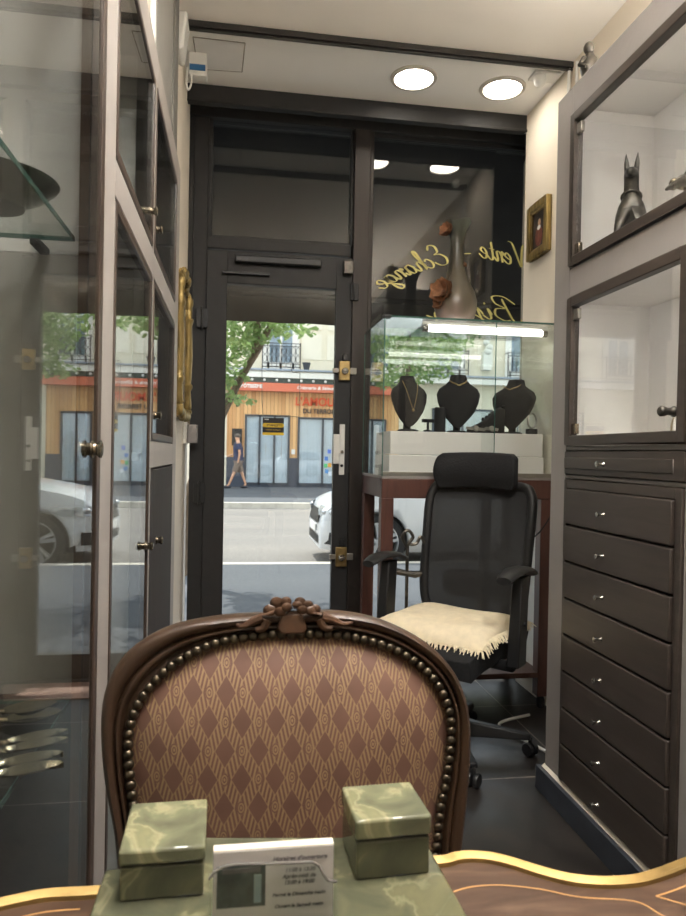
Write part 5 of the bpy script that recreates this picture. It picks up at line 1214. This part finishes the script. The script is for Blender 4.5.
# ================================================================== TREES
m_bark = mat('tree_bark', srgb(104, 90, 74), .9, var=.3, scale=14, bump=.4)
def leafmat():
    m, tt, p, o = newmat('plane_tree_leaves'); oi = N(tt, 'NewGeometry'); nz = N(tt, 'TexNoise', i_Scale=3.0); tt.links.new(oi.outputs['Position'], nz.inputs[0])
    col = ramp(tt, nz.outputs[0], [(.3, srgb(104, 136, 76)), (.55, srgb(146, 174, 106)), (.75, srgb(188, 206, 142))])
    tt.links.new(col, p.inputs['Base Color']); p.inputs['Roughness'].default_value = .5
    tl = N(tt, 'BsdfTranslucent'); tt.links.new(col, tl.inputs[0]); mx = N(tt, 'MixShader'); mx.inputs[0].default_value = .45
    tt.links.new(p.outputs[0], mx.inputs[1]); tt.links.new(tl.outputs[0], mx.inputs[2]); tt.links.new(mx.outputs[0], o.inputs[0]); return m
m_leaf = leafmat()
def leaves(clusters, size, parent, seed):
    rnd = random.Random(seed); V, F = [], []
    inv = WM[parent.name].inverted()
    for (c, r, cnt) in clusters:
        for _ in range(cnt):
            while True:
                d = Vector((rnd.uniform(-1, 1), rnd.uniform(-1, 1), rnd.uniform(-1, 1)))
                if d.length <= 1: break
            p = Vector(c)+Vector((d.x*r[0], d.y*r[1], d.z*r[2])); s = size*rnd.uniform(.6, 1.2)
            R_ = Euler((rnd.uniform(-1.2, 1.2), rnd.uniform(-1.2, 1.2), rnd.uniform(0, 6.28))).to_matrix()
            b = len(V)
            for q in ((-.1, -.9, 0), (.55, -.25, .08), (.35, .5, .02), (0, 1, -.08), (-.35, .5, .02), (-.55, -.25, .08)): V.append(inv @ (p+R_ @ (Vector(q)*s)))
            F.append((b, b+1, b+2, b+3)); F.append((b, b+3, b+4, b+5))
    me = bpy.data.meshes.new('foliage'); me.from_pydata(V, [], F); me.materials.append(m_leaf)
    o = bpy.data.objects.new('foliage', me); COL.objects.link(o); o.parent = parent; o['kind'] = 'stuff'; WM[o.name] = WM[parent.name]; return o
t = thing('street_tree', 'leaning street tree on the near pavement outside the door', 'tree', (-.52, 6.9, 0))
MB().tube(catmull([(-.52, 6.9, -.02), (-.45, 6.9, .7), (-.13, 6.9, 1.55), (.06, 6.9, 1.95), (.26, 6.92, 2.32), (.55, 7.0, 3.0), (.8, 7.1, 4.0)], 6), [.08]*6+[.06]*6+[.036]*6+[.033]*6+[.03]*6+[.03]*6+[.03], 12).build('trunk', m_bark, t)
br = MB(); br.tube(catmull([(.18, 6.9, 2.2), (.14, 6.9, 2.6), (-.3, 7.0, 3.2), (-.9, 7.1, 3.8)], 5), .04, 8); br.tube(catmull([(-.3, 6.9, 1.2), (-.8, 6.9, 2.0), (-1.5, 6.9, 3.0)], 5), .06, 8); br.tube(catmull([(.5, 7, 2.9), (1.3, 6.8, 3.6), (2.4, 6.6, 4.0)], 5), .04, 8)
br.build('branch', m_bark, t)
leaves([((.0, 6.9, 2.35), (.28, .5, .28), 520), ((.28, 6.8, 2.5), (.32, .5, .26), 400), ((-.1, 6.9, 2.0), (.25, .45, .2), 190), ((-.16, 6.8, 1.85), (.13, .3, .2), 80), ((.0, 6.9, 1.70), (.21, .3, .06), 60), ((.55, 6.9, 2.42), (.25, .4, .10), 80),
        ((-.6, 6.9, 2.9), (.8, 1.2, .6), 500), ((.6, 6.9, 3.6), (1.3, 1.3, .7), 700), ((-1.3, 6.8, 3.6), (1.2, 1.3, .8), 600), ((1.9, 6.6, 4.1), (1.3, 1.2, .7), 650)], .042, t, 3)
t = thing('street_tree', 'slim street tree on the far pavement before the stone building', 'tree', (5.05, 20.5, 0))
MB().tube([(5.05, 20.5, -.02), (5.03, 20.5, 1.5), (5.08, 20.5, 3.0), (5.1, 20.5, 5.5)], [.11, .09, .08, .05], 10).build('trunk', m_bark, t)
leaves([((5.3, 20.4, 4.3), (1.4, 1.3, 1.0), 1150), ((4.6, 20.2, 5.0), (1.3, 1.3, 1.0), 850), ((6.0, 20.5, 5.2), (1.4, 1.3, 1.1), 950), ((5.2, 20.4, 6.3), (1.8, 1.6, 1.0), 900), ((4.5, 20.2, 3.35), (.7, .6, .25), 130)], .10, t, 5)
t = thing('shrub', 'leafy green shrub at the foot of the far street tree', 'shrub', (5.6, 21.5, 0))
MB().tube([(5.6, 21.5, 0), (5.6, 21.5, .8)], .03, 6).build('stem', m_bark, t)
leaves([((5.6, 21.5, .6), (.35, .3, .6), 260), ((5.65, 21.5, 1.4), (.2, .2, .5), 120)], .09, t, 9)
t = thing('street_tree', 'bushy street tree on the far pavement beyond the shop door stile', 'tree', (-5.2, 20.5, 0))
t['label'] = 'bushy street tree on the far pavement reflected in the right cabinet glass'
MB().tube([(-5.2, 20.5, -.02), (-5.2, 20.5, 3.0), (-5.1, 20.5, 6)], [.14, .11, .06], 10).build('trunk', m_bark, t)
leaves([((-5.2, 20.4, 5.6), (1.6, 1.4, .9), 700), ((-6.5, 20.3, 4.6), (.9, .9, .5), 160), ((-4.2, 20.3, 4.2), (.9, .9, .4), 140)], .10, t, 11)

# ================================================================== PARKED CAR (nose to -X, near side towards the shop)
m_car = mat('silver_car_paint', srgb(222, 226, 232), .3, .1, var=.02, Coat_Weight=.8, Coat_Roughness=.06)
m_tyre = mat('tyre_rubber', srgb(34, 34, 36), .8); m_alloy = mat('alloy_wheel', srgb(196, 200, 206), .3, .8); m_lampc = glass('headlamp_glass', (.92, .95, .97), .06)
m_cglz = mat('car_side_glass', srgb(44, 52, 60), .08, Specular_IOR_Level=.8)
CX0, CY0, CW = 1.0, 7.90, 1.78                      # nose x, near side y, width
t = thing('parked_car', 'pale silver hatchback parked at the near kerb', 'car', (CX0+2.1, CY0+CW/2, ZR))
top = [(0.0, .50), (.02, .60), (.06, .72), (.16, .80), (.40, .88), (.80, .955), (1.15, 1.0), (1.25, 1.03), (1.55, 1.22), (1.95, 1.42), (2.5, 1.50), (3.2, 1.49), (3.8, 1.40), (4.1, 1.12), (4.2, .9)]
def hwid(x): # half width along length
    return CW/2*min(1, (.70+.30*min(1, max(0, x)/.55)**.5))-(.10*max(0, (x-3.8)/.4)**2)
rows = []
yc = CY0+CW/2
def sec(x, zt):
    w = hwid(x); pts = []
    tuck = 1.0 if zt < 1.02 else .80
    zb2 = .20+.06*max(0, .3-x)
    belt = min(zt-.02, .93)
    half = [(w*.90, zb2), (w*.985, zb2+.12), (w, .50), (w*.985, min(.72, zt-.06)), (w*.93, belt-.015), (w*(.80 if zt < 1.02 else tuck+.02*(1.5-zt)), zt-.035), (w*.55, zt-.004), (0, zt)]
    L_ = [(yc-a, z) for a, z in half]; Rr_ = [(yc+a, z) for a, z in half[::-1][1:]]
    return [Vector((CX0+x, y, ZR+z)) for y, z in L_+Rr_]
TP = catmull([Vector((x, 0, z)) for x, z in top], 4)
rows = [sec(p.x, p.z) for p in TP]
mb = MB(); vs = mb.grid(rows, True); mb.face(vs[0][::-1]); mb.face(vs[-1])
body = mb.build('body', m_car, t, sharp=35)
WX = (.66, 3.26)
cut = MB()
for x in WX: cut.lathe([(0, -.35), (.355, -.35), (.355, .35), (0, .35)], (CX0+x, CY0, ZR+.325), (0, 1, 0), 40); cut.lathe([(0, -.35), (.355, -.35), (.355, .35), (0, .35)], (CX0+x, CY0+CW, ZR+.325), (0, 1, 0), 40)
co = cut.build('cutter', m_dark, t)
bmod = body.modifiers.new('arch', 'BOOLEAN'); bmod.object = co; bmod.operation = 'DIFFERENCE'; bmod.solver = 'EXACT'
bpy.context.view_layer.update(); dg = bpy.context.evaluated_depsgraph_get(); me = bpy.data.meshes.new_from_object(body.evaluated_get(dg))
body.modifiers.clear(); body.data = me; bpy.data.objects.remove(co)
MB().box(CX0+.25, CX0+4.0, CY0+.12, CY0+CW-.12, ZR+.2, ZR+.6).build('underbody', m_dark, t)
for x in WX:
    for s, y in ((-1, CY0+.02), (1, CY0+CW-.02)):
        a = Vector((0, 1, 0))*(-s) ; a = Vector((0, float(s), 0)); c = Vector((CX0+x, y, ZR+.318))
        w = MB().lathe([(.205, -.19), (.30, -.18), (.318, -.15), (.318, -.04), (.305, -.01), (.235, -.0), (.225, -.03), (.205, -.19)], c, a, 36).build('tyre', m_tyre, t)
        r = MB().lathe([(.235, -.005), (.222, 0.0), (.212, -.02), (.206, -.12), (0, -.12)], c, a, 36)
        al = r.build('wheel_rim', m_alloy, w)
        sp_ = MB().lathe([(0, .004), (.045, .002), (.055, -.02), (.055, -.06), (0, -.06)], c, a, 18)
        for k in range(5):
            for dd in (-.16, .16):
                an = 2*math.pi*k/5+dd+.3; u = Vector((math.cos(an), 0, math.sin(an))); v = Vector((-math.sin(an), 0, math.cos(an)))
                sp_.hexa([c+u*.04+v*.018-a*.05, c+u*.04-v*.018-a*.05, c+u*.222-v*.024-a*.04, c+u*.222+v*.024-a*.04], [c+u*.04+v*.014-a*.01, c+u*.04-v*.014-a*.01, c+u*.222-v*.018-a*.004, c+u*.222+v*.018-a*.004])
        sp_.build('spokes', m_alloy, w)
        MB().lathe([(0, -.115), (.2, -.115)], c, a, 24).build('brake_shadow', m_dark, w)
# arches, lamps, grille, bumper details
def onside(x, z): # point on near side skin
    w = hwid(x); return Vector((CX0+x, yc-w-.004, ZR+z))
def front_pts(f, z): # round the nose from near side (f=0) to the middle (f=1)
    x = .36*(1-f)**2; return Vector((CX0+x-.006, yc-hwid(x)*(1-f*.9)-.004, ZR+z))
for s in (0, 1):
    def mir(p): return Vector((p.x, 2*yc-p.y if s else p.y, p.z))
    g = [[mir(Vector((CX0+x-.010, yc-hwid(x)-.006+off, ZR+z))) for x, off in ((.50, .0), (.34, .0), (.2, .0), (.1, .02), (.045, .10), (.01, .24))] for z in (.60, .66, .72)]
    g[2] = [p+Vector((.03, (.02 if not s else -.02), 0)) for p in g[2]]; g[0] = [g[0][1].lerp(g[0][0], .3)]+g[0][1:]
    mb = MB(); mb.grid(g); hl = mb.build('headlight', mat('headlamp_body', srgb(196, 202, 208), .12, .5, var=.35, scale=18), t)
    mb = MB(); mb.ball(mir(Vector((CX0+.14, yc-hwid(.14)-.002, ZR+.655))), (.06, .03, .035), 12); mb.ball(mir(Vector((CX0+.05, yc-hwid(.05)+.05, ZR+.655))), (.04, .05, .035), 12); mb.build('lamp_lens', m_alloy, hl)
    mb = MB(); mb.grid([[mir(Vector((CX0+x-.012, yc-hwid(x)-.008+off, ZR+z))) for x, off in ((.20, 0), (.12, .01), (.06, .05), (.03, .14))] for z in (.28, .34, .42)]); mb.build('fog_lamp_recess', m_dark, t)
    ms = MB(); ms.tube([mir(onside(1.50, .98)), mir(onside(1.52, 1.0)+Vector((0, -.14, .03)))], .02, 8); ms.ball(mir(onside(1.54, 1.05)+Vector((0, -.19, 0))), (.06, .10, .07), 12); ms.build('wing_mirror', m_car, t)
    gl_ = [[mir(Vector((CX0+x, yc-hwid(x)*k-.006, ZR+z))) for x, k in ((1.55, .93), (1.9, .93), (2.6, .93), (3.3, .93), (3.75, .93))] for z in (.94,)]
    gl_ += [[mir(Vector((CX0+x, yc-hwid(x)*.835-.004, ZR+z))) for x, z in ((1.75, 1.26), (2.05, 1.38), (2.6, 1.43), (3.2, 1.42), (3.6, 1.33))]]
    mb = MB(); mb.grid(gl_); mb.build('side_window', m_cglz, t)
    hd = MB(); 
    for x in (2.2, 3.1): hd.obox(mir(onside(x, .80)+Vector((0, -.015, 0))), (.2, .02, .03))
    hd.build('door_handle', m_car, t, bevel=.006)
    sm = MB()
    for pts in ([(1.32, .35), (1.34, .6), (1.36, .9), (1.5, .96)], [(2.4, .3), (2.42, .6), (2.42, .93)], [(3.25, .7), (3.4, .93)]): sm.tube([mir(onside(x, z)+Vector((0, .003, 0))) for x, z in pts], .004, 4)
    sm.build('panel_gap', m_dark, t)
mb = MB(); mb.grid([[Vector((CX0+x, yc+k*hwid(.0)*.7, ZR+z)) for k in [i/6 for i in range(-6, 7)]] for x, z in ((-.012, .50), (.0, .58), (.03, .66))]); mb.build('grille', m_dark, t)
mb = MB(); mb.grid([[Vector((CX0-.010, yc+k*hwid(.0)*.75, ZR+z)) for k in [i/6 for i in range(-6, 7)]] for z in (.26, .36)]); mb.build('lower_grille', m_dark, t)
MB().box(CX0-.022, CX0-.008, yc-.26, yc+.26, ZR+.385, ZR+.475).build('number_plate', m_white, t, bevel=.003)
mb = MB(); mb.grid([[Vector((CX0+x, yc+k*w_, ZR+z)) for k in (-1, -.6, -.2, .2, .6, 1)] for x, z, w_ in ((1.22, 1.035, .74), (1.58, 1.25, .70), (1.92, 1.42, .64))]); mb.build('windscreen', m_cglz, t)

# ================================================================== PASSER-BY
PX, PY = .10, 23.2
t = thing('person', 'man in navy polo and brown shorts walking past the shop opposite', 'person', (PX, PY, 0))
# walks to the left (-X)
V = [(0, 0, .93), (0, 0, 1.10), (-.01, 0, 1.30), (-.02, 0, 1.45), (-.03, 0, 1.54), (-.045, 0, 1.64), (-.05, 0, 1.73),
     (0, -.09, .88), (-.13, -.09, .50), (-.30, -.08, .09), (-.40, -.08, .035),
     (0, .09, .88), (.12, .09, .50), (.26, .08, .11), (.17, .08, .035),
     (-.02, -.19, 1.42), (.04, -.24, 1.14), (.0, -.23, .90), (-.02, -.23, .82),
     (-.02, .19, 1.42), (-.06, .22, 1.16), (-.28, .20, 1.04), (-.36, .19, 1.02)]
E_ = [(0, 1), (1, 2), (2, 3), (3, 4), (4, 5), (5, 6), (0, 7), (7, 8), (8, 9), (9, 10), (0, 11), (11, 12), (12, 13), (13, 14), (3, 15), (15, 16), (16, 17), (17, 18), (3, 19), (19, 20), (20, 21), (21, 22)]
Rr = [(.13, .16), (.12, .15), (.13, .17), (.10, .13), .055, .085, .07, .085, .055, .035, .03, .085, .055, .035, .03, .06, .042, .03, .033, .06, .042, .03, .033]
m_skin = mat('skin', srgb(206, 156, 124), .6)
W0 = Vector((PX, PY, .02))
skin('body', m_skin, t, [W0+Vector(v) for v in V], E_, Rr, 2)
def shell(name, m, secs, n=18):
    rows = [[W0+Vector((x+a*math.cos(2*math.pi*k/n), y+b*math.sin(2*math.pi*k/n), z)) for k in range(n)] for x, y, z, a, b in secs]
    mb = MB(); vs = mb.grid(rows, True); return mb, name, m
m_navy = mat('navy_polo', srgb(42, 52, 84), .85, var=.15); m_short = mat('brown_shorts', srgb(120, 104, 92), .85, var=.12); m_hair = mat('grey_brown_hair', srgb(92, 82, 74), .8, var=.3, scale=40)
mb, _, _ = shell('polo', m_navy, [(0, 0, .90, .165, .205), (0, 0, 1.05, .16, .20), (-.01, 0, 1.25, .165, .215), (-.02, 0, 1.38, .15, .225), (-.025, 0, 1.46, .11, .17), (-.03, 0, 1.51, .075, .085)])
for y in (-1, 1): mb.tube([W0+Vector((-.02, .17*y, 1.43)), W0+Vector((.0 if y < 0 else -.04, .235*y, 1.24))], [.085, .075], 12)
mb.build('polo_shirt', m_navy, t)
mb, _, _ = shell('shorts', m_short, [(0, 0, .97, .155, .195), (0, 0, .86, .165, .205), (0, 0, .80, .14, .20)])
for y, x in ((-.095, -.11), (.095, .10)): mb.tube([W0+Vector((0, y, .86)), W0+Vector((x, y, .52))], [.115, .095], 14)
mb.build('shorts', m_short, t)
mb = MB(); mb.ball(W0+Vector((-.035, 0, 1.70)), (.105, .09, .09), 14); mb.build('hair', m_hair, t)
sh = MB()
for x, y, z in ((-.36, -.08, .03), (.20, .08, .035)): sh.ball(W0+Vector((x, y, z)), (.15, .055, .05), 12)
sh.build('shoe', m_signdk, t)
tag(MB().tube([W0+Vector((-.38, .19, 1.02)), W0+Vector((-.50, .19, .97)), W0+Vector((-.62, .19, .93))], [.03, .045, .03], 8).build('paper_parcel', m_whiteplastic), 'pale paper parcel held out by the walking man', 'parcel')
